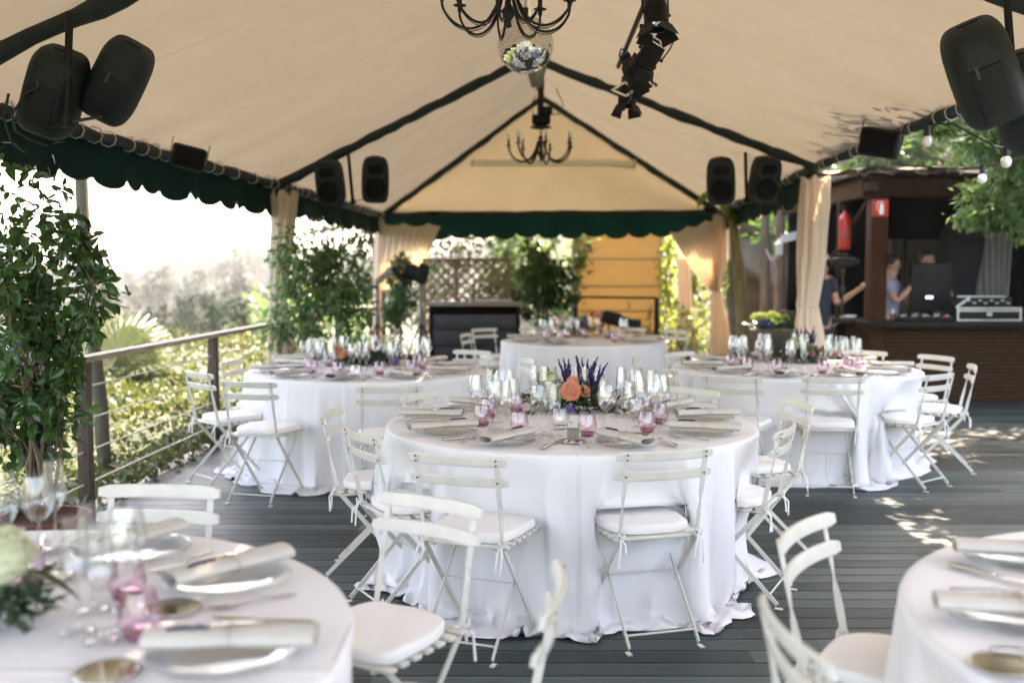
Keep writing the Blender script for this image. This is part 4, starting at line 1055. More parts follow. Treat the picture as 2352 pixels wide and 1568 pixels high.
sheet('cream curtain drawn aside under the far left valance, glowing with sun', P(872, 508, 15.75), P(1012, 512, 15.75), P(866, 672, 15.75), P(962, 640, 15.75), 9, .035, 3, .02)
sheet('cream curtain swept diagonally to the far right corner post', P(1538, 532, 15.45), P(1640, 500, 15.45), P(1632, 668, 15.4), P(1650, 668, 15.4), 9, .03, 8)

# ------------------------------------------------------------------ loudspeakers
def make_speaker():
    """front = -Y, origin at its centre, 0.30 wide, 0.50 high"""
    t = thing('loudspeaker', 'x', 'loudspeaker'); mb = MB(); rings = []
    def outline(wf, hf, n=36):
        pts = []
        for k in range(n):
            a = 2 * math.pi * k / n; e = .42; x = math.copysign(abs(math.cos(a)) ** e, math.cos(a)) * .15 * wf; z = math.copysign(abs(math.sin(a)) ** e, math.sin(a)) * .25 * hf
            x *= 1 - .10 * (z > 0) * (z / .25) ** 2
            pts.append((x, z))
        return pts
    for y, wf, hf in ((-.15, .86, .93), (-.142, .97, .985), (-.12, 1, 1), (-.02, 1, 1), (.05, .93, .97), (.10, .80, .90), (.135, .62, .80), (.145, .45, .60)):
        rings.append([Vector((x, y, z)) for x, z in outline(wf, hf)])
    mb.loft(rings, True, True, True); mb.build('cabinet', M['speaker_grey'], t)
    mb = MB(); mb.lathe([(.001, .0), (.09, .006), (.108, .012), (.118, .012), (.120, .0)], 28); mb.xform(Matrix.Translation((0, -.150, -.085)) @ Matrix.Rotation(math.pi / 2, 4, 'X')); mb.build('woofer', M['grille'], t)
    mb = MB(); rings = []
    for y, s_ in ((-.151, 1.0), (-.153, .92), (-.139, .55), (-.125, .25)):
        rings.append([Vector((.085 * s_ * math.copysign(abs(math.cos(a)) ** .6, math.cos(a)), y, .125 + .05 * s_ * math.copysign(abs(math.sin(a)) ** .6, math.sin(a)))) for a in [k * 6.2832 / 24 for k in range(24)]])
    mb.loft(rings, True, True, True); mb.build('horn', M['grille'], t)
    for sx in (-1, 1):
        mb = MB(); mb.tube([(sx * .105, -.150, .035), (sx * .105, -.156, .035)], .014, 10); mb.build('port', M['grille'], t)
    mb = MB(); mb.box((0, .143, -.05), (.14, .02, .22), bev=.006); mb.build('rear_panel', M['black'], t)
    mb = MB(); mb.box((.035, .154, .045), (.012, .003, .06)); mb.build('rear_label', mat('socket_label', (.06, .058, .04), .7, var=.5, scale=60), t)
    mb = MB(); mb.box((.0, -.02, .249), (.09, .05, .012), bev=.004); mb.build('handle', M['black'], t)
    return t
SP = Proto(make_speaker())
def bracket(label, top, bot, arms):
    t = thing('speaker_bracket', label, 'bracket', (0, 0, 0), 0, 'speaker brackets hung from the beams'); mb = MB(); mb.tube([top, bot], .017, 10); mb.build('pole', M['black'], t)
    mb = MB(); mb.tube([bot + Vector((0, 0, .0)), bot + Vector((0, 0, .05))], .026, 10)
    for a in arms: mb.bar(bot + Vector((0, 0, .02)), a, .035, .006, (0, 1, 0))
    mb.build('arm', M['black'], t); return t
def spk(px, py, Y, yaw, tiltx, tilty, label, s_=1.0):
    p = P(px, py, Y); o = SP.put(p, R(yaw), label, 'black loudspeakers on ceiling brackets', (R(tiltx), R(tilty))); o.scale = (s_,) * 3; return o
spk(762, 419, 10.0, -8, 14, -2, 'left of the two small loudspeakers hung at the left side of the roof', .88)
spk(862, 411, 10.0, 8, 14, 1, 'right of the two small loudspeakers hung at the left side of the roof', .90)
bracket('thin pole between the two small left loudspeakers', P(800, 352, 10.1), P(811, 470, 10.1), [P(775, 466, 10.05), P(850, 452, 10.05)])
spk(1654, 414, 10.0, -6, 14, -3, 'left of the two small loudspeakers hung at the right side of the roof', .92)
spk(1752, 412, 10.0, 8, 14, 3, 'right of the two small loudspeakers hung at the right side, before the green valance', .92)
bracket('thin pole between the two small right loudspeakers', P(1712, 350, 10.1), P(1715, 466, 10.1), [P(1670, 460, 10.05), P(1745, 458, 10.05)])
spk(266, 190, 4.85, 200, -24, -27, 'large loudspeaker at upper left seen from its back, right one of the pair', .82)
spk(118, 215, 4.75, 192, -20, -20, 'large loudspeaker at upper left behind the thick pole, left one of the pair', .84)
bracket('thick black pole holding the upper left loudspeaker pair', P(160, 30, 4.65), P(152, 292, 4.65), [P(100, 300, 4.7), P(235, 268, 4.75)])
spk(2262, 172, 4.35, 155, -20, 20, 'large tilted loudspeaker at upper right over the string lights', .92)
spk(2372, 235, 4.5, 165, -20, 14, 'loudspeaker cut by the right edge of the photo', .9)
bracket('black pole holding the upper right loudspeakers', P(2312, -12, 4.5), P(2332, 255, 4.5), [P(2290, 250, 4.4), P(2360, 250, 4.5)])
# cables of the left pair
mb = MB(); pts = [P(95, 200, 4.6), P(60, 215, 4.6), P(28, 262, 4.6), P(35, 300, 4.6), P(70, 322, 4.6), P(110, 335, 4.6)]; mb.tube(pts, .006, 6)
mb.tube([P(20, 215, 4.65), P(8, 270, 4.65), P(28, 330, 4.65), P(60, 352, 4.65)], .006, 6)
o = mb.build('speaker_cable', M['iron']); tag(o, 'loose black cables looping beside the upper left loudspeakers', 'cable')
# small floods on the eaves
def flood(px, py, Y, w, h, label, yaw, tilt, m='speaker_grey'):
    t = thing('floodlight', label, 'floodlight', P(px, py, Y), R(yaw), 'small box lamps clamped to the eaves'); t.rotation_euler = (R(tilt), R(12), R(yaw)); mb = MB(); mb.box((0, 0, 0), (w, .14, h), bev=.03); mb.build('lamp_body', M[m], t)
    mb = MB(); mb.box((0, -.073, 0), (w * .85, .006, h * .8), bev=.003); mb.build('lamp_front', M['grille'], t)
    mb = MB(); mb.bar((-w / 2 - .01, 0, 0), (-w / 2 - .01, .02, h * .7), .02, .005, (0, 1, 0)); mb.bar((w / 2 + .01, 0, 0), (w / 2 + .01, .02, h * .7), .02, .005, (0, 1, 0)); mb.bar((-w / 2 - .01, .02, h * .7), (w / 2 + .01, .02, h * .7), .005, .02); mb.build('yoke', M['iron'], t)
flood(433, 362, 7.3, .24, .17, 'grey box lamp on the left eave above the scalloped valance', 25, 10)
flood(2022, 328, 7.1, .27, .20, 'black box lamp on the right eave beside the lacing rope', -30, 8, 'black')
flood(1000, 492, 15.5, .16, .06, 'small black lamp under the left end of the far beam', 0, 0, 'black')
flood(1628, 483, 15.4, .16, .09, 'small square lamp at the right end of the far beam', 0, 0)

# ------------------------------------------------------------------ stage lamps, mirror ball, chandeliers
def make_par():
    t = thing('stage_lamp', 'x', 'stage lamp'); mb = MB()
    mb.lathe([(.098, -.02), (.104, -.02), (.104, .0), (.100, .01), (.098, .13), (.085, .20), (.060, .23), (.058, .30), (.050, .31), (.001, .31)], 24); mb.lathe([(.098, -.02), (.094, .0), (.094, .12)], 24); mb.build('can', M['black'], t)
    mb = MB(); mb.lathe([(.001, .09), (.05, .085), (.088, .05), (.092, .03)], 20); mb.build('reflector', M['chrome'], t)
    mb = MB(); mb.tube([(-.115, 0, .10), (-.118, 0, .22), (-.10, 0, .33), (0, 0, .37), (.10, 0, .33), (.118, 0, .22), (.115, 0, .10)], .008, 6)
    for s_ in (-1, 1): mb.tube([(s_ * .10, 0, .10), (s_ * .13, 0, .10)], .014, 8); mb.box((s_ * .108, .05, -.005), (.03, .02, .035))
    mb.build('yoke', M['iron'], t); mb = MB()
    for k in range(4):
        a = k * math.pi / 2 + .3; d = Vector((math.cos(a), math.sin(a), 0)); e = Vector((-math.sin(a), math.cos(a), 0)); p0 = d * .104 + Vector((0, 0, -.02)); p1 = d * .15 + Vector((0, 0, -.12))
        mb.add([p0 - e * .065, p0 + e * .065, p1 + e * .09, p1 - e * .09, p0 - e * .065 + d * .003, p0 + e * .065 + d * .003, p1 + e * .09 + d * .003, p1 - e * .09 + d * .003], [(0, 1, 2, 3), (7, 6, 5, 4), (0, 4, 5, 1), (1, 5, 6, 2), (2, 6, 7, 3), (3, 7, 4, 0)])
    mb.build('barn_door', M['black'], t); return t
PA = Proto(make_par())
def par(px, py, Y, rx, ry, rz, label, s_=1.0): o = PA.put(P(px, py, Y), R(rz), label, 'stage lamps along the right of the ridge', (R(rx), R(ry))); o.scale = (s_,) * 3
par(1508, 58, 5.2, -14, 3, 20, 'topmost and largest black stage lamp right of the mirror ball', .64)
par(1480, 145, 5.9, 38, 30, 10, 'second stage lamp from the top, tilted with its flap towards us', .64)
par(1466, 190, 6.5, -20, -25, 60, 'third stage lamp from the top, hanging below the tilted one', .64)
par(1440, 240, 7.1, 5, 5, 120, 'lowest stage lamp with bright reflector flaps', .64)
mb = MB(); mb.tube([P(1512, -150, 4.3) * 1.0, P(1440, 150, 7.6)], .02, 8)
a = Vector((.78, 4.0, 3.17)); b = Vector((.86, 8.2, 3.17)); mb = MB(); mb.tube([a, b], .018, 8)
o = mb.build('lighting_bar', M['black']); tag(o, 'black pipe under the roof that carries the stage lamps', 'pipe')
# open aluminium clip frames
for px, py, Y, rz, lb in ((1500, 90, 5.35, 20, 'bright metal flap frame below the topmost stage lamp'), (1436, 205, 6.8, -40, 'bright metal flap frame beside the lowest stage lamp')):
    t = thing('gel_frame', lb, 'lamp frame', P(px, py, Y), R(rz), 'metal filter frames'); t.rotation_euler = (R(35), R(25), R(rz)); mb = MB()
    for k in range(4):
        a = k * 1.5708; d = Vector((math.cos(a), math.sin(a), 0)); e = Vector((-d.y, d.x, 0)); mb.bar(d * .06 - e * .07, d * .06 + e * .07, .02, .003, d)
    mb.build('metal_frame', M['chrome'], t)
# mirror ball: real facets
t = thing('mirror_ball', 'mirror ball hanging under the ridge below the large chandelier', 'mirror ball', P(1207, 104, 7.3)); Rb = .202
V = []; Fc = []; r2 = np.random.RandomState(5); rows = 34
for i in range(rows):
    t0, t1 = math.pi * i / rows, math.pi * (i + 1) / rows; tm = (t0 + t1) / 2; n = max(6, int(2 * math.pi * math.sin(tm) / (math.pi / rows)))
    for k in range(n):
        p0, p1 = 2 * math.pi * (k + .06) / n, 2 * math.pi * (k + .94) / n; a0, a1 = t0 + .06 * (t1 - t0), t1 - .06 * (t1 - t0)
        c = np.array([math.sin(tm) * math.cos((p0 + p1) / 2), math.sin(tm) * math.sin((p0 + p1) / 2), math.cos(tm)])
        q = [np.array([math.sin(a) * math.cos(p), math.sin(a) * math.sin(p), math.cos(a)]) * Rb for a, p in ((a0, p0), (a1, p0), (a1, p1), (a0, p1))]
        tl = r2.normal(0, .018, 3); b0 = len(V)
        for v in q: V.append(v + c * np.dot(tl, v) * .22)
        Fc.append((b0, b0 + 1, b0 + 2, b0 + 3))
rawmesh('mirror_tiles', V, Fc, mat('mirror_tile', (.86, .86, .80), .03, 1.0, var=.12, scale=60), t)
mb = MB(); mb.sphere((0, 0, 0), Rb * .988, 32, 20); mb.build('ball_core', M['iron'], t)
mb = MB(); mb.tube([(0, 0, Rb * .95), (0, 0, Rb + .06)], .022, 10); mb.tube([(0, 0, Rb + .05), (0, 0, .46)], .004, 6); mb.build('hanger', M['iron'], t)

def chandelier(label, c, n, rad, ztop, bulbs=True, scale=1.0, twin=True, thick=1.0):
    """c: lowest point of the arms"""
    t = thing('chandelier', label, 'chandelier', c, 0, 'black iron chandeliers'); s_ = scale
    mb = MB(); mb.tube([(0, 0, .03 * s_), (0, 0, ztop - c.z)], .008, 8); mb.lathe([(.001, .0), (.02, .01), (.012, .035), (.03, .06), (.035, .09), (.014, .12), (.012, .22), (.03, .25), (.012, .28)], 14); 
    mb.lathe([(.001, 0.34), (.05, .345), (.115, .36), (.115, .372), (.05, .39), (.03, .42), (.012, .44)], 18); mb.build('column', M['iron'], t)
    for k in range(n):
        a = 2 * math.pi * k / n + .35; d = Vector((math.cos(a), math.sin(a), 0)); mb = MB(); pts = []
        ctrl = [(.03, .22), (.06, .12), (.12, .03), (.20, .0), (.28, .03), (.335, .10), (rad / s_, .17)]
        ctrl = [(x * s_, z * s_) for x, z in ctrl]
        def cr(i, f):
            q = [ctrl[max(0, min(len(ctrl) - 1, i + o_))] for o_ in (-1, 0, 1, 2)]
            return tuple(.5 * (2 * q[1][j] + (q[2][j] - q[0][j]) * f + (2 * q[0][j] - 5 * q[1][j] + 4 * q[2][j] - q[3][j]) * f * f + (3 * q[1][j] - q[0][j] - 3 * q[2][j] + q[3][j]) * f ** 3) for j in (0, 1))
        for i in range(len(ctrl) - 1):
            for f in (0, .25, .5, .75):
                x, z = cr(i, f); pts.append(d * x + Vector((0, 0, z)))
        pts.append(d * ctrl[-1][0] + Vector((0, 0, ctrl[-1][1])))
        mb.tube(pts, .0068 * s_ * thick, 8)
        if twin: mb.tube([p + Vector((0, 0, -.014 * s_)) - d * .004 for p in pts[2:-3]], .0028 * s_, 6)
        end = pts[-1]; e = (end.x, end.y, end.z)
        mb.lathe([(.001, -.012), (.012, -.006), (.034, .0), (.036, .004), (.010, .006)], 14, e); mb.lathe([(.012, .004), (.013, .065), (.001, .066)], 12, e, caps=False); mb.tube([end + Vector((0, 0, -.03)), end + Vector((0, 0, .01))], .012, 8)
        arm = mb.build('arm', M['iron'], t)
        if bulbs and k not in (1,):
            mb = MB(); mb.lathe([(.009, .066), (.018, .085), (.0215, .105), (.018, .122), (.001, .130)], 12, e); mb.build('bulb', M['bulb'], arm)
    return t
chandelier('large black chandelier cut off by the top edge of the photo', P(1168, 66, 5.2), 9, .34, 3.72, False, 1.0)
chandelier('small black chandelier with white bulbs in front of the far gable', P(1242, 371, 10.9), 7, .35, 3.9, True, 1.0, True, 1.5)
p = P(1243, 275, 10.9); t = thing('junction_box', 'black junction box cluster above the small chandelier', 'junction box', p); mb = MB(); mb.box((0, 0, 0), (.20, .14, .10), bev=.02); mb.box((.05, -.04, .09), (.14, .08, .08), bev=.01); mb.build('box', M['black'], t)
mb = MB(); mb.tube([(.06, 0, .05), (.20, .0, .06), (.24, .0, .16), (.16, .0, .33)], .006, 6); mb.tube([(-.08, 0, .03), (-.11, 0, .15), (-.06, 0, .26)], .005, 6); mb.build('cable', M['iron'], t)
wr = MB(); wr.tube([P(1241, 268, 10.9), P(1243, 200, 11.0), P(1243, 160, 11.0)], .035, 10); o = wr.build('hanging_post', M['wrap']); tag(o, 'dark wrapped vertical post above the small chandelier', 'post')
mb = MB(); mb.lathe([(.001, -.12), (.05, -.12), (.10, .05), (.11, .08), (.001, .08)], 18); o = mb.build('ridge_cap', mat('grey_cap', (.25, .24, .20), .6)); o.location = P(1232, 172, 10.2); tag(o, 'grey cone cap where the dark beams meet behind the mirror ball', 'cap')

# string lights on the right
def garland(label, pts, bulbs, r=.006):
    t = thing('string_lights', label, 'string lights', (0, 0, 0), 0, 'string lights on the right'); mb = MB(); mb.tube(pts, r, 6); mb.build('cable', M['iron'], t)
    for p in bulbs:
        mb = MB(); mb.tube([p + Vector((0, 0, .0)), p + Vector((0, 0, -.065))], [.017, .020], 10); s_ = mb.build('socket', M['iron'], t)
        mb = MB(); mb.lathe([(.012, -.06), (.026, -.078), (.031, -.10), (.026, -.122), (.012, -.133), (.001, -.135)], 14, p); mb.build('bulb', M['bulb'], s_)
garland('string light cable sagging over the bar roof with white bulbs', [P(2052, 375, 7.0), P(2100, 382, 7.0), P(2200, 387, 7.0), P(2256, 383, 7.0), P(2300, 374, 7.0), P(2352, 360, 7.0), P(2420, 345, 7.0)], [P(2257, 378, 7.0)])
garland('upper string light cable with white bulbs by the tilted loudspeaker', [P(2120, 285, 6.6), P(2190, 285, 6.4), P(2235, 310, 6.2), P(2290, 338, 6.0), P(2352, 345, 6.0), P(2420, 340, 6)], [P(2130, 290, 6.5), P(2312, 334, 6.0)])
# ------------------------------------------------------------------ railing on the left
def rail_x(Y): return -2.845 + .034 * Y
t = thing('cable_railing', 'wooden post railing with white cables along the garden edge of the deck', 'railing')
mb = MB(); ys_ = [2.0, 6.1, 8.49, 11.1, 13.6, 16.2]
for a, b in zip(ys_[:-1], ys_[1:]): mb.bar((rail_x(a), a, .975), (rail_x(b), b, .975), .095, .035)
mb.build('handrail', M['wood_rail'], t)
for y in ys_[1:]:
    mb = MB(); mb.box((rail_x(y), y, .48), (.075, .075, .955), bev=.006); mb.build('rail_post', M['wood_post'], t)
for z in (.20, .40, .60, .80):
    mb = MB()
    for a, b in zip(ys_[:-1], ys_[1:]): mb.tube([(rail_x(a), a, z), (rail_x(b), b, z - .0)], .0055, 6)
    mb.build('cable', M['rope'], t)
# wooden pole outside
a, b = P(178, 330, 7.6), P(236, 1010, 7.4); mb = MB()
mb.tube([a.lerp(b, k / 8) + Vector((.008 * math.sin(k * 2), 0, 0)) for k in range(9)] + [b + Vector((.05, 0, -.6))], [.048 + .005 * k / 8 for k in range(10)], 12)
o = mb.build('timber_pole', M['pole_wood']); tag(o, 'leaning round timber pole outside the railing behind the left ficus', 'pole')

# ------------------------------------------------------------------ potted ficus trees
def ficus(label, base, stems, masses, size, lm, pot_r=.24, pot_h=.34, seed=3, hang=-.45, group='potted ficus trees'):
    t = thing('ficus_tree', label, 'ficus', base, 0, group); r2 = random.Random(seed)
    mb = MB(); mb.lathe([(.001, .0), (pot_r * .72, .0), (pot_r * .93, pot_h * .8), (pot_r, pot_h * .84), (pot_r * 1.02, pot_h), (pot_r * .93, pot_h), (pot_r * .90, pot_h * .9), (.001, pot_h * .88)], 26); mb.build('pot', M['terracotta'], t)
    mb = MB(); ends = []; allp = []; alld = []
    for (c, r_, n, cl, sp) in masses:
        p, d = clump_points(Vector(c) - Vector(base), r_, n, cl, sp, .35); allp.append(p); alld.append(d)
    Pp = np.concatenate(allp); Dd = np.concatenate(alld)
    for k in range(stems):
        a = r2.uniform(0, 6.28); q = Vector(Pp[r2.randrange(len(Pp))]); st = Vector((.05 * math.cos(a), .05 * math.sin(a), pot_h * .85))
        pts = [st]
        for i in range(1, 9):
            f = i / 8; c = st.lerp(q, f); c.x = st.x + (q.x - st.x) * f ** 1.7; c.y = st.y + (q.y - st.y) * f ** 1.7; c += Vector((r2.gauss(0, .014), r2.gauss(0, .014), 0)); pts.append(c)
        mb.tube(pts, [.011 * (1.1 - .9 * i / 8) for i in range(9)], 6)
        for i in range(6):
            s_ = pts[r2.randrange(3, 9)]; dd = np.sum((Pp - np.array(s_)) ** 2, 1); idx = np.argsort(dd)[r2.randrange(10, min(400, len(Pp) - 1))]; e = Vector(Pp[idx])
            mb.tube([s_, s_.lerp(e, .5) + Vector((0, 0, .03)), e], [.004, .003, .0015], 5)
    mb.build('stem', M['bark'], t)
    leaf_obj('foliage', Pp, Dd * .5 + np.array([0, 0, hang]), size, lm, t, .55, .95)
    return t
base = Vector((-2.33, 4.88, 0))
def pc(px, py, Y): return P(px, py, Y)
ficus('large potted ficus cropped by the left edge, dark stems before the white sky', base, 16, [
    (pc(90, 690, 4.9), (.34, .30, .42), 1250, 34, .25), (pc(40, 960, 4.9), (.27, .28, .50), 1250, 34, .26), (pc(90, 430, 4.9), (.20, .18, .20), 70, 12, .25),
    (pc(185, 560, 4.85), (.14, .14, .17), 150, 9, .3), (pc(150, 880, 4.8), (.11, .14, .34), 230, 14, .3), (pc(30, 400, 4.9), (.16, .12, .24), 55, 9, .3), (pc(225, 700, 4.8), (.07, .08, .16), 45, 6, .4), (pc(20, 620, 4.9), (.16, .14, .30), 220, 10, .3)],
    .062, M['ficus'], .22, .30)
base2 = Vector((-1.98, 9.6, 0))
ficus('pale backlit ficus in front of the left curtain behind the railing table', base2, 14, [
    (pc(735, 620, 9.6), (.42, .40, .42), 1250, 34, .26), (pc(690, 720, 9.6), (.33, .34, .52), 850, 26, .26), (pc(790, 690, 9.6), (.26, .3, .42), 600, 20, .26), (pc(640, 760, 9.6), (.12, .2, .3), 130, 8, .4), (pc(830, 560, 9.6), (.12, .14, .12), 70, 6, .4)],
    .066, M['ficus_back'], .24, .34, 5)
base3 = Vector(G(1255, 800, 0)); base3 = Vector((.49, 14.2, 0))
ficus('dark ficus beside the black chest at the far end of the deck', base3, 10, [
    (pc(1250, 620, 14.2), (.42, .4, .42), 1700, 30, .28), (pc(1240, 690, 14.2), (.42, .36, .32), 900, 18, .28), (pc(1310, 690, 14.2), (.16, .2, .2), 160, 8, .4)], .075, M['ficus'], .3, .4, 6)
base4 = Vector((-1.60, 14.2, 0))
ficus('dark climbing bush behind the two tripods at the far left corner', base4, 8, [
    (pc(915, 690, 14.2), (.28, .3, .55), 1300, 26, .28), (pc(920, 610, 14.2), (.22, .2, .16), 260, 10, .35)], .07, M['ficus'], .26, .34, 8)

# ------------------------------------------------------------------ garden below the railing
hp = []
r2 = np.random.RandomState(2)
n = 21000
x = r2.uniform(-6.2, -2.78, n); y = r2.uniform(4.4, 15.5, n)
zt = .12 + .10 * np.sin(y * 1.3 + x) + .06 * np.sin(3 * y - 2 * x) + .035 * (y - 8) - .05 * (x + 2.78)
z = zt - np.abs(r2.normal(0, .09, n)); side = r2.uniform(0, 1, n) < .22
x = np.where(side, -2.80 + r2.normal(0, .05, n), x) + .034 * y - .08; z = np.where(side, r2.uniform(-.45, .12, n), z)
p = np.stack([x, y, z], -1)
t = thing('hedge', 'clipped sunlit hedge just outside the cable railing', 'hedge', (0, 0, 0))
leaf_obj('foliage', p, np.stack([r2.normal(0, .4, n), -.4 + r2.normal(0, .3, n), np.full(n, .7)], -1), .062, M['hedge'], t, .6, .95)
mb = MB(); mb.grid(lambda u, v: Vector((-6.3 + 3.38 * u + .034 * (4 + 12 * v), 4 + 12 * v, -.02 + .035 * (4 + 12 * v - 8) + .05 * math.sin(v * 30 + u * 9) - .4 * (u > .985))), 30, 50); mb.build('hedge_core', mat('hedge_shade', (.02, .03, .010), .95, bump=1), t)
# fan palm
c = Vector((-4.9, 12.3, .05)); t = thing('fan_palm', 'yellow green fan palm in the garden beyond the hedge', 'palm', (c.x, c.y, -.9))
mb = MB(); r3 = random.Random(9)
for k in range(22):
    a = r3.uniform(0, 6.28); el = r3.uniform(.15, 1.2); L_ = r3.uniform(.5, .8); d = Vector((math.cos(a) * math.cos(el), math.sin(a) * math.cos(el), math.sin(el))); h_ = Vector((0, 0, .8)) + d * L_
    side = d.cross(Vector((0, 0, 1))).normalized(); up = side.cross(d)
    if k == 0: mb_s = MB()
    mb_s.tube([Vector((0, 0, .6)), Vector((0, 0, .75)) + d * L_ * .5, h_], .012, 5)
    for j in range(19):
        f = R(-88 + j * 9.8); e = d * math.cos(f) + side * math.sin(f); q = .72 * (1 - .25 * abs(math.sin(f))); wv = (side * math.cos(f) - d * math.sin(f)) * .024
        tip = h_ + e * q - up * (.12 + .1 * r3.random()) ; mid = h_ + e * q * .55 + up * .02
        mb.add([h_, mid - wv, tip, mid + wv, mid + up * .012], [(0, 1, 4), (1, 2, 4), (4, 2, 3), (0, 4, 3)])
mb_s.build('stalk', M['pole_wood'], t); mb.build('frond', M['palm'], t)
mb = MB(); mb.tube([(0, 0, 0), (0, 0, .4), (.02, 0, .75)], [.16, .14, .12], 10); mb.build('trunk', M['bark'], t)
# trees fading into the valley haze
def vp(px, py, Y): q = P(px, py, Y); return (q.x, q.y, q.z)
FT = [(*vp(372, 672, 78), 1.9, 'rounded hazy tree in the valley left of the pale curtain'), (*vp(530, 622, 105), 2.6, 'tall double crowned hazy tree beside the pale curtain'), (*vp(455, 690, 70), 1.7, 'broad hazy tree at the centre of the valley view'), (*vp(300, 690, 92), 2.2, 'low hazy tree right of the leaning timber pole'),
      (*vp(585, 690, 62), 1.8, 'grey green bushy tree just above the railing'), (*vp(480, 735, 45), 1.5, 'low grey bush beyond the fan palm'), (*vp(120, 640, 120), 3.4, 'faint tree on the far slope behind the timber pole'), (*vp(600, 590, 150), 4.2, 'faint rounded tree on the skyline'), (*vp(420, 770, 34), 1.4, 'pale bush behind the fan palm'), (*vp(60, 700, 60), 2.4, 'hazy tree behind the ficus at far left'),
      (*vp(250, 800, 30), 1.6, 'pale bush right behind the leaning timber pole'), (*vp(560, 790, 26), 1.2, 'pale bush behind the railing near the curtain')]
for x, y, zc, r_, lb in FT:
    zb = terrain(x, y) - .2
    tree('hillside_tree', lb, 'tree', (x, y, zb), max(1, zc - zb), (x, y, zc), (r_, r_, r_ * 1.05), int(1100), .16 * r_ / 2 + .06, M['hillleaf'], M['bark'], 26, .22, 'trees fading into the valley haze', .22, 6)
# far wooded slope as one mass
pn = []; r4 = np.random.RandomState(6)
for k in range(420):
    y = r4.uniform(120, 260); x = -y * r4.uniform(-.02, .52); zt_ = terrain(x, y); r_ = r4.uniform(2.0, 4.2)
    q, d = clump_points((x, y, zt_ + r_ * .6), (r_, r_, r_ * .8), 60, 6, .35); pn.append((q, d))
o = leaf_obj('far_wood', np.concatenate([a for a, b in pn]), np.concatenate([b for a, b in pn]), 1.1, M['farwood']); tag(o, 'hazy woods covering the far hillside', 'woods', kind='stuff')

# trees and shrubs round the far end and the bank
TT = [('pine_tree', 'dark evergreen tree behind the far left corner curtain', (-2.6, 19.5), 2.6, (1.15, 1.0, 1.9), 3000, .16, 'pine', .3, 'tree'),
      ('garden_shrub', 'bush above the lattice fence under the far valance', (-.7, 18.0), 1.4, (1.7, .6, 1.1), 4200, .11, 'pine', .25, 'shrub'),
      ('garden_shrub', 'leafy shrub right of the lattice fence, left of the yellow bamboo', (.45, 17.4), 1.7, (.85, .6, 1.1), 2200, .10, 'tree', .25, 'shrub'),
      ('garden_shrub', 'glowing yellow green foliage between bamboo screen and grey curtain', (2.95, 18.6), 1.5, (.62, .6, 1.25), 1500, .12, 'sunleaf', .3, 'shrub'),
      ('garden_shrub', 'glowing yellow green foliage right of the far corner curtain', (4.15, 18.2), 1.8, (.75, .6, 1.0), 1300, .12, 'sunleaf', .3, 'shrub'),
      ('garden_shrub', 'low sunlit greens at the foot of the right corner curtain', (2.95, 16.6), .45, (.6, .4, .5), 700, .08, 'sunleaf', .3, 'shrub'),
      ('garden_tree', 'sunlit tree over the far right valance', (6.2, 21.5), 5.0, (2.6, 2.0, 1.7), 3000, .14, 'tree', .3, 'tree'),
      ('garden_tree', 'tree on the slope behind the left valance', (-5.2, 25.5), .2, (1.8, 1.6, 1.3), 2600, .18, 'tree', .3, 'tree'),
      ('garden_tree', 'tree behind the yellow bamboo screen', (1.5, 23.0), 3.9, (3.0, 1.6, 1.6), 2600, .16, 'tree', .3, 'tree')]
for nm, lb, (x, y), zc, rr, n, s_, mk, sp, cat in TT:
    zb = max(terrain(x, y), -.4) - .1
    tree(nm, lb, cat, (x, y, zb), zc - zb, (x, y, zc), rr, n, s_, M[mk], M['bark'], 26, sp, None, .07 if 'shrub' in nm else .14, 6, .8)
# ivy on the rock bank
p, d = [], []
for (px, py, Y, rx, rz, n) in ((2010, 350, 16.5, .9, .5, 900), (1960, 395, 16.4, .5, .3, 400), (2090, 320, 16.8, 1.0, .5, 900), (1790, 520, 16.2, .5, .4, 420), (2240, 350, 17, .8, .3, 350)):
    q, e = clump_points(P(px, py, Y), (rx, .3, rz), n, 16, .3); p.append(q); d.append(e)
o = leaf_obj('ivy', np.concatenate(p), np.concatenate(d), .10, M['ficus']); tag(o, 'ivy growing over the rocky bank behind the bar roof', 'ivy', kind='stuff')
# trees over the bar
def bigtree(label, base, masses, n_size, lm, seed):
    t = thing('overhanging_tree', label, 'tree', base, 0, 'trees over the bar'); A_, B_ = [], []
    for (c, r_, n, cl, sp) in masses:
        q, e = clump_points(Vector(c) - Vector(base), r_, n, cl, sp, .3); A_.append(q); B_.append(e)
    Pp = np.concatenate(A_); mb = MB(); r2 = random.Random(seed)
    top = Vector((0, 0, 2.6)); mb.tube([(0, 0, 0), (.05, .02, 1.3), top], [.14, .12, .10], 10)
    for i in range(26):
        q = Vector(Pp[r2.randrange(len(Pp))]); m_ = top.lerp(q, .5) + Vector((r2.uniform(-.1, .1), 0, .2)); mb.tube([top, m_, q], [.05, .025, .006], 6)
    mb.build('trunk', M['bark'], t); leaf_obj('crown', Pp, np.concatenate(B_) * .6 + np.array([0, 0, -.35]), n_size, lm, t, .5, .8)
bigtree('leafy tree hanging over the right end of the bar counter, partly sunlit', Vector((6.0, 10.2, 0)), [
    (P(2320, 455, 9.6), (.38, .35, .30), 1300, 18, .3), (P(2270, 500, 9.7), (.36, .25, .10), 420, 12, .3), (P(2345, 395, 9.4), (.28, .3, .22), 800, 14, .3), (P(2400, 430, 9.6), (.4, .4, .5), 900, 14, .3),
    (P(2270, 330, 8.6), (.38, .4, .12), 700, 14, .3), (P(2150, 288, 8.8), (.36, .4, .10), 380, 12, .3), (P(2370, 330, 8.4), (.3, .3, .25), 900, 12, .3)], .075, M['ficus_back'], 3)
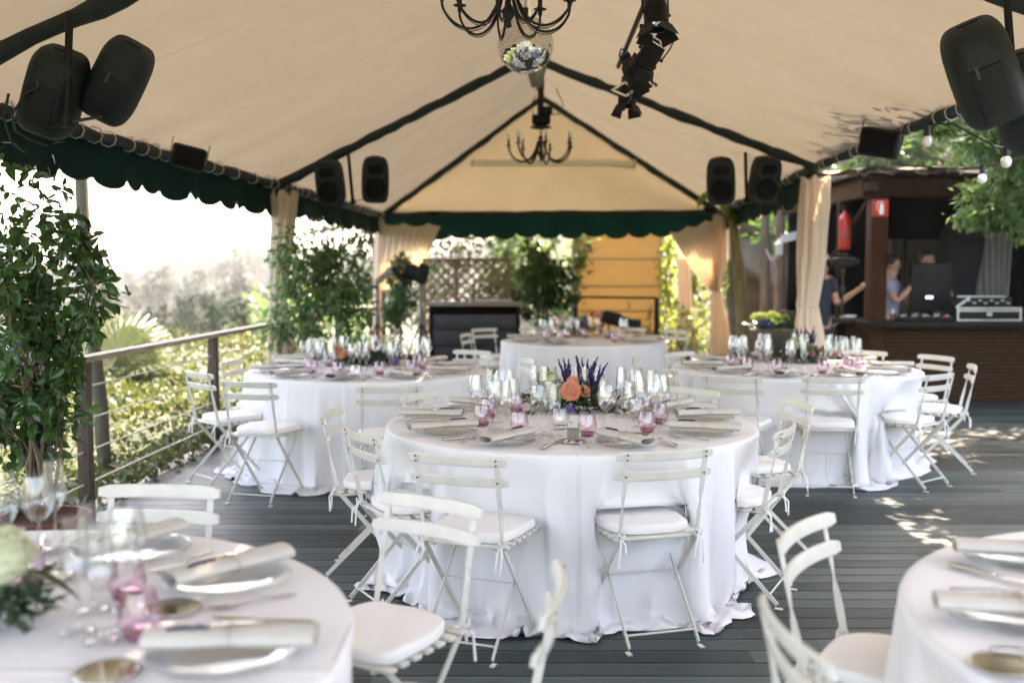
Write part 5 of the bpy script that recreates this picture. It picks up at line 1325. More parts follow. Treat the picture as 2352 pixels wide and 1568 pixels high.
bigtree('high spreading tree beyond the right eave, crown shaped out of view to shade the deck', Vector((8.2, 14.8, 0)), [
    ((4.5, 8.6, 4.0), (1.35, 3.0, .25), 21000, 230, .14), ((6.3, 7.0, 4.3), (1.5, 2.4, .35), 6000, 70, .16), ((6.4, 9.5, 5.4), (2.2, 3.6, .8), 6500, 60, .16), ((5.6, 13.0, 5.3), (2.4, 3.0, .9), 5500, 50, .17), ((8.6, 11.0, 5.2), (2.0, 4.2, 1.0), 5000, 40, .2), ((5.0, 7.0, 4.7), (1.1, 2.0, .4), 1500, 26, .16)], .12, M['tree'], 4)  # flat leaf masses added out of view to block sun on the deck

# ------------------------------------------------------------------ far end: chest, lattice, bamboo, rail, tripods
a = P(985, 690, 13.4); b = P(1195, 690, 13.4); w = b.x - a.x; cx = (a.x + b.x) / 2
t = thing('dark_chest', 'long black wooden chest with grey ledge at the far end, left of the dark ficus', 'chest', (cx, 13.65, 0))
mb = MB(); mb.box((0, .23, .53), (w, .04, 1.06), bev=.005); mb.box((-w / 2 + .02, 0, .53), (.04, .46, 1.06), bev=.005); mb.box((w / 2 - .02, 0, .53), (.04, .46, 1.06), bev=.005); mb.box((0, 0, .06), (w - .08, .44, .10)); mb.build('body', M['wood_dark'], t)
dk = mat('black_painted_wood', (.012, .014, .018), .5, var=.4, scale=5, stretch=(1, 1, 8), bump=.3)
mb = MB()
for k in range(4): mb.box((0, -.20 + .05 * (k == 1), .20 + k * .215), (w - .10, .03, .205), bev=.006)
mb.build('front_panel', dk, t)
mb = MB(); mb.box((0, 0, 1.085), (w + .10, .54, .05), bev=.01); mb.build('ledge', mat('grey_ledge', (.20, .18, .16), .7, var=.3, bump=.3), t)
mb = MB(); mb.box((.25, .0, 1.128), (.50, .30, .03), bev=.008); o = mb.build('serving_tray', mat('tray_metal', (.35, .33, .30), .4, .3)); o.location = (cx, 13.65, 0); tag(o, 'low grey tray lying on the ledge of the black chest', 'tray')
# lattice fence
a = P(975, 597, 15.6); b = P(1168, 690, 15.6); W_, H_ = b.x - a.x, a.z - b.z + .5
t = thing('lattice_fence', 'brown diamond lattice fence above the black chest', 'fence', ((a.x + b.x) / 2, 15.6, 0)); zt_ = a.z
mb = MB(); mb.box((0, 0, zt_), (W_ + .06, .05, .05)); mb.box((0, 0, zt_ - H_), (W_ + .06, .05, .05))
for xx in (-W_ / 2, -W_ / 2 + .50, W_ / 2): mb.box((xx, -.006, zt_ / 2), (.06, .06, zt_))
mb.build('frame', M['trellis'], t)
for sgn in (1, -1):
    mb = MB(); k = -20
    while k < 20:
        x0 = k * .155; 
        # line x = x0 + sgn*(z-z0)
        z0, z1 = zt_ - H_ + .03, zt_ - .03; xa, xb = x0, x0 + sgn * (z1 - z0)
        lo, hi = -W_ / 2 + .03, W_ / 2 - .03
        ts = [0, 1]
        if xa != xb:
            t_lo, t_hi = sorted(((lo - xa) / (xb - xa), (hi - xa) / (xb - xa))); t0, t1 = max(0, t_lo), min(1, t_hi)
            if t1 - t0 > .03: mb.bar((xa + (xb - xa) * t0, sgn * .006, z0 + (z1 - z0) * t0), (xa + (xb - xa) * t1, sgn * .006, z0 + (z1 - z0) * t1), .032, .010, (1, 0, 0))
        k += 1
    mb.build('lattice', M['trellis'], t)
# yellow bamboo screen
def bamboo_mat(name, c, tc_, trans, scale=110, horiz=True):
    m, nt, out = _mat(name); L = nt.links; tc = N(nt, 'ShaderNodeTexCoord'); mp = N(nt, 'ShaderNodeMapping'); mp.inputs['Scale'].default_value = (1, 1, 1) if horiz else (1, 1, 1)
    L.new(tc.outputs['Object'], mp.inputs[0]); w = N(nt, 'ShaderNodeTexWave', wave_type='BANDS', bands_direction='Z' if horiz else 'X'); w.inputs['Scale'].default_value = scale / 6.28; w.inputs['Distortion'].default_value = .6; w.inputs['Detail'].default_value = 2
    L.new(mp.outputs[0], w.inputs['Vector']); n_ = N(nt, 'ShaderNodeTexNoise'); n_.inputs['Scale'].default_value = 3; n_.inputs['Detail'].default_value = 8; m2 = N(nt, 'ShaderNodeMapping'); m2.inputs['Scale'].default_value = (1, 1, 14) if horiz else (14, 1, 1); L.new(tc.outputs['Object'], m2.inputs[0]); L.new(m2.outputs[0], n_.inputs['Vector'])
    mu = N(nt, 'ShaderNodeMath', operation='MULTIPLY'); L.new(w.outputs['Fac'], mu.inputs[0]); L.new(n_.outputs[0], mu.inputs[1])
    mx = N(nt, 'ShaderNodeMix', data_type='RGBA'); mx.inputs['A'].default_value = c4(tuple(v * .25 for v in c)); mx.inputs['B'].default_value = c4(tuple(min(1, v * 2.0) for v in c)); L.new(mu.outputs[0], mx.inputs['Factor'])
    b = N(nt, 'ShaderNodeBsdfPrincipled'); b.inputs['Roughness'].default_value = .7; b.inputs['Specular IOR Level'].default_value = .12; L.new(mx.outputs['Result'], b.inputs['Base Color']); bp = N(nt, 'ShaderNodeBump'); bp.inputs['Strength'].default_value = .8; bp.inputs['Distance'].default_value = .006; L.new(w.outputs['Fac'], bp.inputs['Height']); L.new(bp.outputs[0], b.inputs['Normal'])
    if trans:
        t_ = N(nt, 'ShaderNodeBsdfTranslucent'); t_.inputs[0].default_value = c4(tc_); s_ = N(nt, 'ShaderNodeMixShader'); s_.inputs[0].default_value = trans; L.new(b.outputs[0], s_.inputs[1]); L.new(t_.outputs[0], s_.inputs[2]); L.new(s_.outputs[0], out.inputs[0])
    else: L.new(b.outputs[0], out.inputs[0])
    return m
M['bamboo'] = bamboo_mat('yellow_bamboo', (.17, .115, .05), (.18, .105, .035), .22)
M['reed'] = bamboo_mat('brown_reed', (.060, .030, .011), (0, 0, 0), 0, 45)
a = P(1322, 520, 17.4); b = P(1516, 800, 17.4)
t = thing('bamboo_screen', 'glowing yellow split bamboo screen at the far end behind the black rail', 'screen', ((a.x + b.x) / 2, 17.4, 0))
mb = MB(); mb.grid(lambda u, v: Vector(((u - .5) * (b.x - a.x), .02 * math.sin(u * 7), .0 + v * 2.55)), 10, 10); mb.build('bamboo_mat', M['bamboo'], t)
mb = MB()
for z in (.35, .85, 1.28, 1.75, 2.2): mb.bar((-(b.x - a.x) / 2, -.04, z), ((b.x - a.x) / 2, -.04, z), .012, .03, (0, 1, 0))
mb.build('batten', mat('bamboo_batten', (.16, .105, .045), .7), t)
for sx in (-1, 1):
    mb = MB(); mb.box((sx * ((b.x - a.x) / 2 + .03), 0, 1.3), (.07, .07, 2.6)); mb.build('frame_post', M['wood_rail'], t)
tree('climbing_vine', 'sunlit vine climbing the right edge of the yellow bamboo screen', 'vine', (2.72, 17.15, 0), 1.8, (2.64, 17.15, 1.6), (.14, .10, .95), 260, .09, M['sunleaf'], M['bark'], 16, .2, None, .02, 4)
tree('climbing_vine', 'orange lit vine at the left edge of the yellow bamboo screen', 'vine', (1.08, 17.15, 0), 1.8, (1.14, 17.1, 1.9), (.16, .10, .6), 220, .09, M['sunleaf'], M['bark'], 12, .2, None, .02, 4)
# black rail
t = thing('black_railing', 'black metal railing in front of the yellow bamboo screen', 'railing', (0, 0, 0)); a, b = P(1322, 682, 14.9), P(1508, 684, 14.9)
mb = MB(); mb.bar(a, b, .035, .035); mb.build('top_rail', M['black'], t); mb = MB(); mb.box((b.x, b.y, b.z / 2), (.06, .05, b.z)); mb.box((a.x, a.y, a.z / 2), (.05, .05, a.z)); mb.build('rail_post', M['black'], t)
mb = MB()
for z in (.25, .55, .82): mb.tube([(a.x, a.y, z), (b.x, b.y, z)], .004, 5)
mb.build('cable', M['iron'], t)
# black slanted monitor on a stand
c = P(1424, 738, 14.2); t = thing('tilted_keyboard', 'black slanted keyboard case on a stand before the bamboo screen', 'keyboard', c); t.rotation_euler = (0, R(14), 0)
mb = MB(); mb.box((0, 0, 0), (.56, .28, .16), bev=.02); mb.box((-.13, 0, .09), (.24, .24, .04), bev=.01); mb.build('case', M['black'], t)
mb = MB(); mb.tube([(-.15, 0, -.08), (.1, 0, -.80)], .015, 8); mb.tube([(.15, 0, -.08), (-.15, 0, -.76)], .015, 8); mb.build('stand', M['iron'], t)

def tripod(label, px, ytop, Y, group='tripods at the far left corner'):
    p = P(px, ytop, Y); t = thing('tripod_stand', label, 'tripod', (p.x, p.y, 0), 0, group); zj = .92
    mb = MB(); mb.tube([(0, 0, .25), (0, 0, p.z)], [.022, .018], 8); mb.tube([(0, 0, zj - .06), (0, 0, zj + .06)], .026, 10); mb.tube([(0, 0, zj + .42), (0, 0, zj + .48)], .024, 10); mb.build('column', mat('tripod_metal', (.10, .12, .13), .35, .7), t)
    for k in range(3):
        a = k * 2.094 + .5; mb = MB(); mb.bar((0, 0, zj), (.42 * math.cos(a), .42 * math.sin(a), .012), .022, .012, (-math.sin(a), math.cos(a), 0)); mb.tube([(0, 0, .35), (.27 * math.cos(a), .27 * math.sin(a), .36)], .007, 6); mb.build('leg', M['black'], t)
    return p
p1 = tripod('left of two tripods, silver pole by the far left curtain', 866, 648, 12.2)
p2 = tripod('right of two tripods, holding the black lamp boxes', 966, 640, 12.2)
t = thing('lamp_panel', 'folded pair of dark lamp panels on top of the two tripods', 'stage light', P(925, 625, 12.2))
o_ = P(925, 625, 12.2)
for (x0, y0, x1, y1, nm, mm) in ((868, 648, 908, 612, 'silver_panel', 'chrome'), (905, 614, 938, 655, 'dark_panel', 'black')):
    a, b = P(x0, y0, 12.15) - o_, P(x1, y1, 12.15) - o_; mb = MB(); mb.bar(a, b, .30, .045, (0, 1, 0)); mb.bar(a + Vector((0, -.16, 0)), b + Vector((0, -.16, 0)), .03, .06, (0, 1, 0), mi=0); mb.build(nm, M[mm], t)
mb = MB(); rt = Matrix.Rotation(R(20), 3, 'Y'); q = P(955, 628, 12.2) - o_; mb.box(q, (.30, .28, .18), rt, bev=.03); mb.box(q + Vector((.09, -.05, .02)), (.12, .22, .20), rt, bev=.02); mb.build('lamp_head', M['black'], t)
# round white paper fan back behind the railing table
c = P(906, 805, 9.1); t = thing('paper_lantern', 'round white paper lantern standing behind the flowers of the railing table', 'lantern', (c.x, 8.45, TABLE_H)); mb = MB()
mb.lathe([(.02, .01), (.045, .02), (.075, .05), (.088, .088), (.075, .128), (.045, .155), (.02, .165)], 20); mb.build('shade', M['white_paint'], t); mb = MB(); mb.lathe([(.001, .0), (.02, .0), (.02, .012)], 12); mb.build('foot', M['rope'], t)
# banana and vine trunks on the right of the far end
def stalk(nm, label, a, b, r, m_, cat, bow=.06):
    mb = MB(); pts = [a.lerp(b, k / 10) + Vector((bow * math.sin(k / 10 * 3.1), 0, 0)) for k in range(11)]; mb.tube(pts, [r * (1 - .35 * k / 10) * (1 + .07 * math.sin(k * 3)) for k in range(11)], 12)
    o = mb.build(nm, m_); tag(o, label, cat); return o
a = P(1712, 800, 14.6); a.z = 0; t = thing('banana_plant', 'banana plant with leaning green brown stem between the corner curtain and the beige curtain', 'banana plant', a)
mb = MB(); q = P(1682, 505, 14.6) - a; mb.tube([Vector((0, 0, 0)), q * .3 + Vector((.03, 0, 0)), q * .7 + Vector((.03, 0, 0)), q], [.12, .10, .085, .06], 12); mb.build('trunk', mat('banana_stem', (.16, .17, .05), .6, col2=(.16, .08, .03), scale=5, stretch=(3, 3, .6)), t)
mb = MB()
for az, L_, el in ((2.2, .7, 1.3), (.8, .7, 1.2), (1.5, .8, 1.4)):
    d = Vector((math.cos(az), math.sin(az), 0)); s_ = Vector((-d.y, d.x, 0))
    mb.grid(lambda u, v: q + d * (L_ * v) + Vector((0, 0, el * v * 1.2 - 1.3 * v * v)) + s_ * ((u - .5) * .34 * math.sin(math.pi * min(1, v * .9 + .08))) + Vector((0, 0, -abs(u - .5) * .12)), 4, 14)
mb.build('leaf', M['sunleaf'], t)
# bark wall posts
for k, (px, w_) in enumerate(((1752, 22), (1786, 26), (1822, 24), (1848, 16))):
    a = P(px, 800, 14.9 + .1 * k); b = P(px + 4, 462 + 12 * k, 14.9 + .1 * k); a.z = 0
    stalk('log_post', ['leftmost rough log of the log wall near the hydrangeas', 'second rough log of the wall, behind the white lamp', 'third rough log of the wall, carrying the arrow sign', 'thin log of the wall half behind the beige curtain'][k], a, b, w_ * 15 / F * .62, mat('rough_log', (.13, .085, .055), .9, col2=(.24, .20, .17), scale=5, stretch=(3, 3, .5), bump=1.0, bscale=16), 'log', .03)
# wall lantern and arrow sign
c = P(1789, 575, 14.45); t = thing('wall_lantern', 'small white wall lantern on the log wall', 'lantern', c); mb = MB(); mb.box((0, 0, 0), (.10, .10, .16), bev=.02); mb.lathe([(.08, .08), (.02, .15), (.001, .17)], 8); mb.build('lamp_housing', M['white_paint'], t); mb = MB(); mb.tube([(0, .0, -.08), (-.10, .06, -.14), (-.16, .1, .02)], .012, 6); mb.build('bracket_arm', M['white_paint'], t)
c = P(1812, 545, 14.4); t = thing('arrow_sign', 'white wooden arrow sign pointing left on the log wall', 'sign', c); t.rotation_euler = (0, R(-14), 0); mb = MB()
out_ = [(-.14, 0), (-.09, .055), (.13, .055), (.13, -.055), (-.09, -.055)]; mb.add([(x, -.012, z) for x, z in out_] + [(x, .012, z) for x, z in out_], [(4, 3, 2, 1, 0), (5, 6, 7, 8, 9)] + [(k, (k + 1) % 5, (k + 1) % 5 + 5, k + 5) for k in range(5)]); mb.build('board', M['white_paint'], t)
mb = MB()
for k, (w_, x) in enumerate(((.03, -.06), (.045, -.01), (.02, .035), (.04, .08))): mb.box((x, -.0145, .0), (w_ * .8, .002, .018))
mb.build('faded_lettering', mat('faded_grey', (.45, .44, .42), .7), t)
# hydrangea planter
c = P(1778, 752, 12.6); t = thing('flower_planter', 'wooden trough of blue and yellow hydrangeas left of the bar', 'planter', (c.x, c.y, 0)); zt_ = c.z - .02
mb = MB(); mb.box((0, 0, zt_ / 2), (.56, .32, zt_), bev=.01); mb.build('trough', M['stone'], t)
for col_, nm, n_, dz in ((('blue_petals', (.06, .085, .26)), 'blue_bloom', 13, .03), (('yellow_green_petals', (.40, .46, .14)), 'pale_bloom', 11, .12)):
    mb = MB(); r3 = random.Random(n_)
    for k in range(n_):
        cc = Vector((r3.uniform(-.27, .27), r3.uniform(-.15, .12), zt_ + dz + r3.uniform(-.02, .04)))
        for j in range(46):
            u, v = r3.uniform(0, 6.28), r3.uniform(-.2, 1); q_ = math.sqrt(1 - v * v); e = cc + Vector((q_ * math.cos(u), q_ * math.sin(u), v)) * .065; s_ = .016
            mb.add([e + Vector((-s_, 0, -s_ * .4)), e + Vector((0, -s_, .3 * s_)), e + Vector((s_, 0, -s_ * .4)), e + Vector((0, s_, s_))], [(0, 1, 2, 3)])
    mb.build(nm, mat(col_[0], col_[1], .7, var=.3, scale=20), t)
q_, e_ = clump_points((0, 0, zt_ + .03), (.32, .2, .08), 260, 12, .3); leaf_obj('foliage', q_, e_, .06, M['ficus'], t)

# ------------------------------------------------------------------ the bar
BX, BY = 4.10, 11.4
t = thing('bar_hut', 'dark timber bar hut with reed front and rough thatched edge on the right', 'bar', (BX, BY, 0))
mb = MB(); mb.box((3.2, .14, .45), (6.3, .05, .86)); mb.box((.10, 1.9, .45), (.05, 3.4, .86)); mb.build('reed_front', M['reed'], t)
mb = MB(); mb.box((3.2, .12, .92), (6.5, .44, .075), bev=.008); mb.box((.08, 2.0, .918), (.42, 3.3, .068), bev=.008); mb.build('counter', mat('dark_counter', (.010, .007, .005), .6, spec=.2, var=.4, scale=3, stretch=(1, 4, 1)), t)
mb = MB(); mb.box((.10, .12, 1.18), (.19, .19, 2.36), bev=.008); mb.build('corner_post', mat('corner_post_wood', (.050, .017, .005), .7, spec=.12, var=.5, scale=7, stretch=(4, 4, .5), bump=.4), t)
for (x, y) in ((.18, 3.25), (3.6, .12), (6.3, .12)):
    mb = MB(); mb.box((x, y, 1.18), (.16, .16, 2.35), bev=.008); mb.build('roof_post', M['wood_dark'], t)
mb = MB(); mb.box((3.2, .09, 2.485), (6.6, .12, .235), bev=.01); mb.build('front_beam', M['wood_dark'], t)
mb = MB(); mb.box((-.02, 1.95, 2.485), (.12, 3.5, .225), bev=.01); mb.box((-.02, .0, 2.48), (.13, .08, .10), bev=.01); mb.build('side_beam', mat('grey_beam', (.042, .023, .011), .8, spec=.12, var=.4, scale=7, bump=.4), t)
mb = MB(); mb.bar((.04, .25, 2.34), (.04, 1.5, 1.70), .05, .05); mb.build('brace', M['wood_dark'], t)
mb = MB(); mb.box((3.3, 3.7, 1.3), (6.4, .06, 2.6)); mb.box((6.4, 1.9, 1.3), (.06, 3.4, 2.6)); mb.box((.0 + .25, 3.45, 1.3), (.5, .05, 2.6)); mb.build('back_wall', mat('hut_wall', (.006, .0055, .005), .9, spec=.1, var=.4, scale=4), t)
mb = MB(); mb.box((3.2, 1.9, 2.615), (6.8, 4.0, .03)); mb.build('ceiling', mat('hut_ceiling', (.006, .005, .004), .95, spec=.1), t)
# thatch
mb = MB(); r3 = random.Random(8)
mb.grid(lambda u, v: Vector((-.2 + 7.0 * u, -.10 + 4.0 * v, 2.665 + .02 * math.sin(u * 23) + .28 * v + .02 * math.sin(u * 61 + v * 20))), 90, 12)
for k in range(1500):
    x = r3.uniform(-.2, 6.8); y = r3.uniform(-.10, .25) ; z = 2.64 + .03 * r3.random() + .06 * y
    if k % 4 == 0: x = -.2 + r3.uniform(0, .12); y = r3.uniform(-.1, 3.6); z = 2.62 + .07 * y
    d = Vector((r3.uniform(-.12, .12), -r3.uniform(.03, .12), -r3.uniform(-.02, .05))); s_ = Vector((.005, 0, .002)); a = Vector((x, y, z)); mb.add([a - s_, a + s_, a + d + s_ * .4, a + d - s_ * .4], [(0, 1, 2, 3)])
mb.build('thatch', mat('thatch', (.16, .12, .08), .95, col2=(.30, .24, .17), scale=9, bump=1, bscale=40), t)
# grey curtains inside (hang from the hut, their own things)
def hcurt(label, x0, x1, Y, z0, z1, pl, seed):
    ph = seed; mb = MB(); mb.grid(lambda u, v: Vector((x0 + (x1 - x0) * (u + .0) + .06 * (1 - v) * math.sin(3 * u + ph) - (x1 - x0) * .10 * (1 - v) * (u - .5), Y + .045 * math.sin(u * pl * 6.28 + ph + .6 * math.sin(v * 3)), z0 + (z1 - z0) * v)), pl * 10, 14)
    o = mb.build('bar_curtain', M['grey_curtain']); tag(o, label, 'curtain', 'grey curtains inside the bar')
a, b = P(2232, 600, 13.2), P(2330, 600, 13.2); hcurt('pleated grey curtain at the right inside the bar above the flight case', a.x, b.x, 13.2, .9, 2.35, 6, 1)
a, b = P(2045, 600, 14.6), P(2075, 600, 14.6); hcurt('dim grey green curtain behind the man in the pale shirt', a.x, b.x, 14.7, .9, 2.0, 3, 2)
a, b = P(2080, 600, 14.6), P(2200, 600, 14.6); hcurt('very dark curtain at the back of the bar behind the disc jockey', a.x, b.x, 14.85, .9, 2.0, 8, 3)
# hanging black drape shape
a = P(2200, 620, 12.9); t = thing('hanging_coat', 'large black drape hanging inside the bar left of the pleated curtain', 'drape', a); mb = MB(); rings = []
for z, hw, dx in ((.62, .10, .02), (.55, .22, .03), (.40, .30, .03), (.1, .30, .0), (-.2, .30, -.04), (-.5, .32, -.08)):
    rings.append([Vector((dx + hw * math.cos(k * .3927) * (1 + .05 * math.sin(5 * k + z * 3)), .10 * math.sin(k * .3927), z)) for k in range(16)])
mb.loft(rings, True, True, True); mb.build('cloth', M['blackcloth'], t); mb = MB(); mb.tube([(0.02, 0, .6), (.02, 0, .76)], .006, 6); mb.build('hook', M['iron'], t)
# exit / extinguisher sign: red square with a white extinguisher
c = P(2025, 478, 11.38); t = thing('extinguisher_sign', 'red square sign with white extinguisher symbol on the corner post of the bar', 'sign', (c.x, BY + .018, c.z)); mb = MB(); hw = 18.5 * 11.4 / F
mb.box((0, 0, 0), (2 * hw, .008, 2 * hw), bev=.002); mb.build('sign_plate', M['red'], t)
mb = MB(); f = -.0065
def plate(pts, y=-.0065): mb.add([(x * hw, y, z * hw) for x, z in pts] + [(x * hw, y + .002, z * hw) for x, z in pts], [tuple(range(len(pts)))[::-1]] + [(k, (k + 1) % len(pts), (k + 1) % len(pts) + len(pts), k + len(pts)) for k in range(len(pts))])
plate([(-.12, -.78), (.38, -.78), (.38, .38), (.30, .52), (.20, .58), (.06, .58), (-.04, .52), (-.12, .38)])
plate([(.06, .62), (.20, .62), (.20, .74), (.06, .74)])
plate([(-.30, .78), (.36, .78), (.36, .86), (-.34, .86)])
mb.build('extinguisher_symbol', M['white_paint'], t)
mb = MB(); pts = [(-.28, .80), (-.40, .70), (-.46, .50), (-.46, .2), (-.42, -.1), (-.34, -.35)]
mb.tube([(x * hw, -.007, z * hw) for x, z in pts], .004, 5); mb.build('hose_symbol', M['white_paint'], t)
# fire extinguisher
c = P(1940, 528, 12.2); t = thing('fire_extinguisher', 'red fire extinguisher hanging on the side post of the bar', 'fire extinguisher', c); mb = MB(); mb.lathe([(.001, -.24), (.065, -.24), (.07, -.22), (.07, .12), (.055, .17), (.025, .20), (.022, .23)], 18); mb.build('cylinder', M['red'], t)
mb = MB(); mb.box((0, 0, .25), (.05, .04, .05), bev=.005); mb.bar((0, 0, .27), (-.10, 0, .30), .02, .006, (0, 1, 0)); mb.tube([(.02, 0, .25), (.10, 0, .20), (.10, 0, -.05), (.085, -.02, -.16)], .011, 8); mb.build('valve', M['black'], t)
mb = MB(); mb.lathe([(.0715, -.12), (.0715, .02)], 18); mb.build('paper_band', mat('extinguisher_band', (.40, .05, .04), .6), t)
mb = MB(); mb.box((c.x, c.y + .10, 1.2), (.10, .09, 2.35)); o = mb.build('side_post', M['wood_dark']); tag(o, 'dark side post that carries the fire extinguisher', 'post')
# gear on the counter
ct = .96
c = G(2255, 728, ct); cy0 = BY + .75
mb = MB(); mb.box((BX + 2.5, BY + .85, .90), (4.4, .6, .08), bev=.01); o = mb.build('work_table', M['wood_dark']); tag(o, 'low dark work surface behind the bar counter', 'table')
t = thing('flight_case', 'open silver edged flight case with rack gear on the bar counter', 'flight case', (P(2258, 700, BY + .15).x, BY + .15, ct)); al = mat('aluminium_edge', (.55, .55, .53), .3, .9); W2 = .33
mb = MB(); mb.box((0, 0, .075), (2 * W2 + .06, .30, .13), bev=.01); mb.box((0, .05, .21), (2 * W2 - .04, .2, .13), bev=.01); mb.build('case_body', M['black'], t)
mb = MB()
for z in (.008, .115, .145): mb.box((0, -.155, z), (2 * W2 + .08, .014, .018))
for x in (-W2 - .03, W2 + .03): mb.box((x, -.155, .075), (.02, .016, .15)); 
mb.box((-.05, -.06, .275), (2 * W2 - .1, .012, .014)); mb.bar((-W2 - .03, -.10, .15), (-W2 + .14, -.06, .26), .02, .02); mb.box((0, -.154, .075), (.06, .02, .04)); mb.build('edge_trim', al, t)
mb = MB()
for k in range(9): mb.box((-.26 + k * .065, -.062, .20 + .03 * (k % 2)), (.035, .02, .018))
mb.build('control_buttons', mat('grey_knobs', (.35, .35, .35), .5), t)
t = thing('mixer_deck', 'low mixing deck with small coloured buttons beside the flight case', 'mixer', (P(2120, 715, BY + .12).x, BY + .12, ct)); mb = MB(); mb.box((0, 0, .025), (.62, .26, .045), bev=.008); mb.build('deck_body', M['black'], t)
mb = MB()
for k in range(14): mb.tube([(-.28 + k * .043, -.08 + .05 * (k % 3), .046), (-.28 + k * .043, -.08 + .05 * (k % 3), .066)], .009, 8)
mb.build('knob', al, t); mb = MB(); mb.box((.20, -.12, .05), (.05, .02, .012)); mb.build('red_button', M['red'], t)
c = P(2137, 660, 12.1); t = thing('dj_monitor', 'black screen seen from behind with a small lit violet label', 'monitor', c); mb = MB(); mb.box((0, 0, 0), (.50, .045, .60), bev=.02); mb.build('screen_back', M['black'], t)
mb = MB(); mb.box((-.02, -.0245, -.12), (.085, .003, .028)); em = mat('lit_label', (.5, .4, .8), .4); bs = [n for n in em.node_tree.nodes if n.type == 'BSDF_PRINCIPLED'][0]; bs.inputs['Emission Color'].default_value = (.65, .55, 1, 1); bs.inputs['Emission Strength'].default_value = .5; mb.build('lit_label', em, t)
mb = MB(); mb.tube([(0, .0, -.3), (0, 0, -.36)], .03, 8); mb.build('foot', M['black'], t)
for nm, lb, px, col_ in (('paper_stack', 'white papers on the side counter by the camera man', 1962, (.7, .7, .68)), ('paper_stack', 'folded paper leaning behind the corner post', 2085, (.55, .55, .6))):
    p = P(px, 720, BY + (.9 if px < 2000 else .1)); t = thing(nm, lb, 'papers', (p.x if px > 2000 else BX + .02, p.y, ct)); mb = MB()
    for k in range(4): mb.box((0.01 * k, .01 * k, .004 + .007 * k), (.19, .14, .005), Matrix.Rotation(.1 * k, 3, 'Z'))
    mb.build('sheet', mat('paper', col_, .7), t)
t = thing('drink_glass', 'dark drink glass on the counter right of the corner post', 'glass', (P(2052, 715, BY + .06).x, BY + .06, ct)); mb = MB(); mb.lathe([(.026, .0), (.030, .05), (.034, .12)], 16); mb.build('glass_wall', M['glass'], t); mb = MB(); mb.lathe([(.001, .004), (.024, .004), (.028, .08), (.001, .08)], 16); mb.build('drink', M['black'], t)

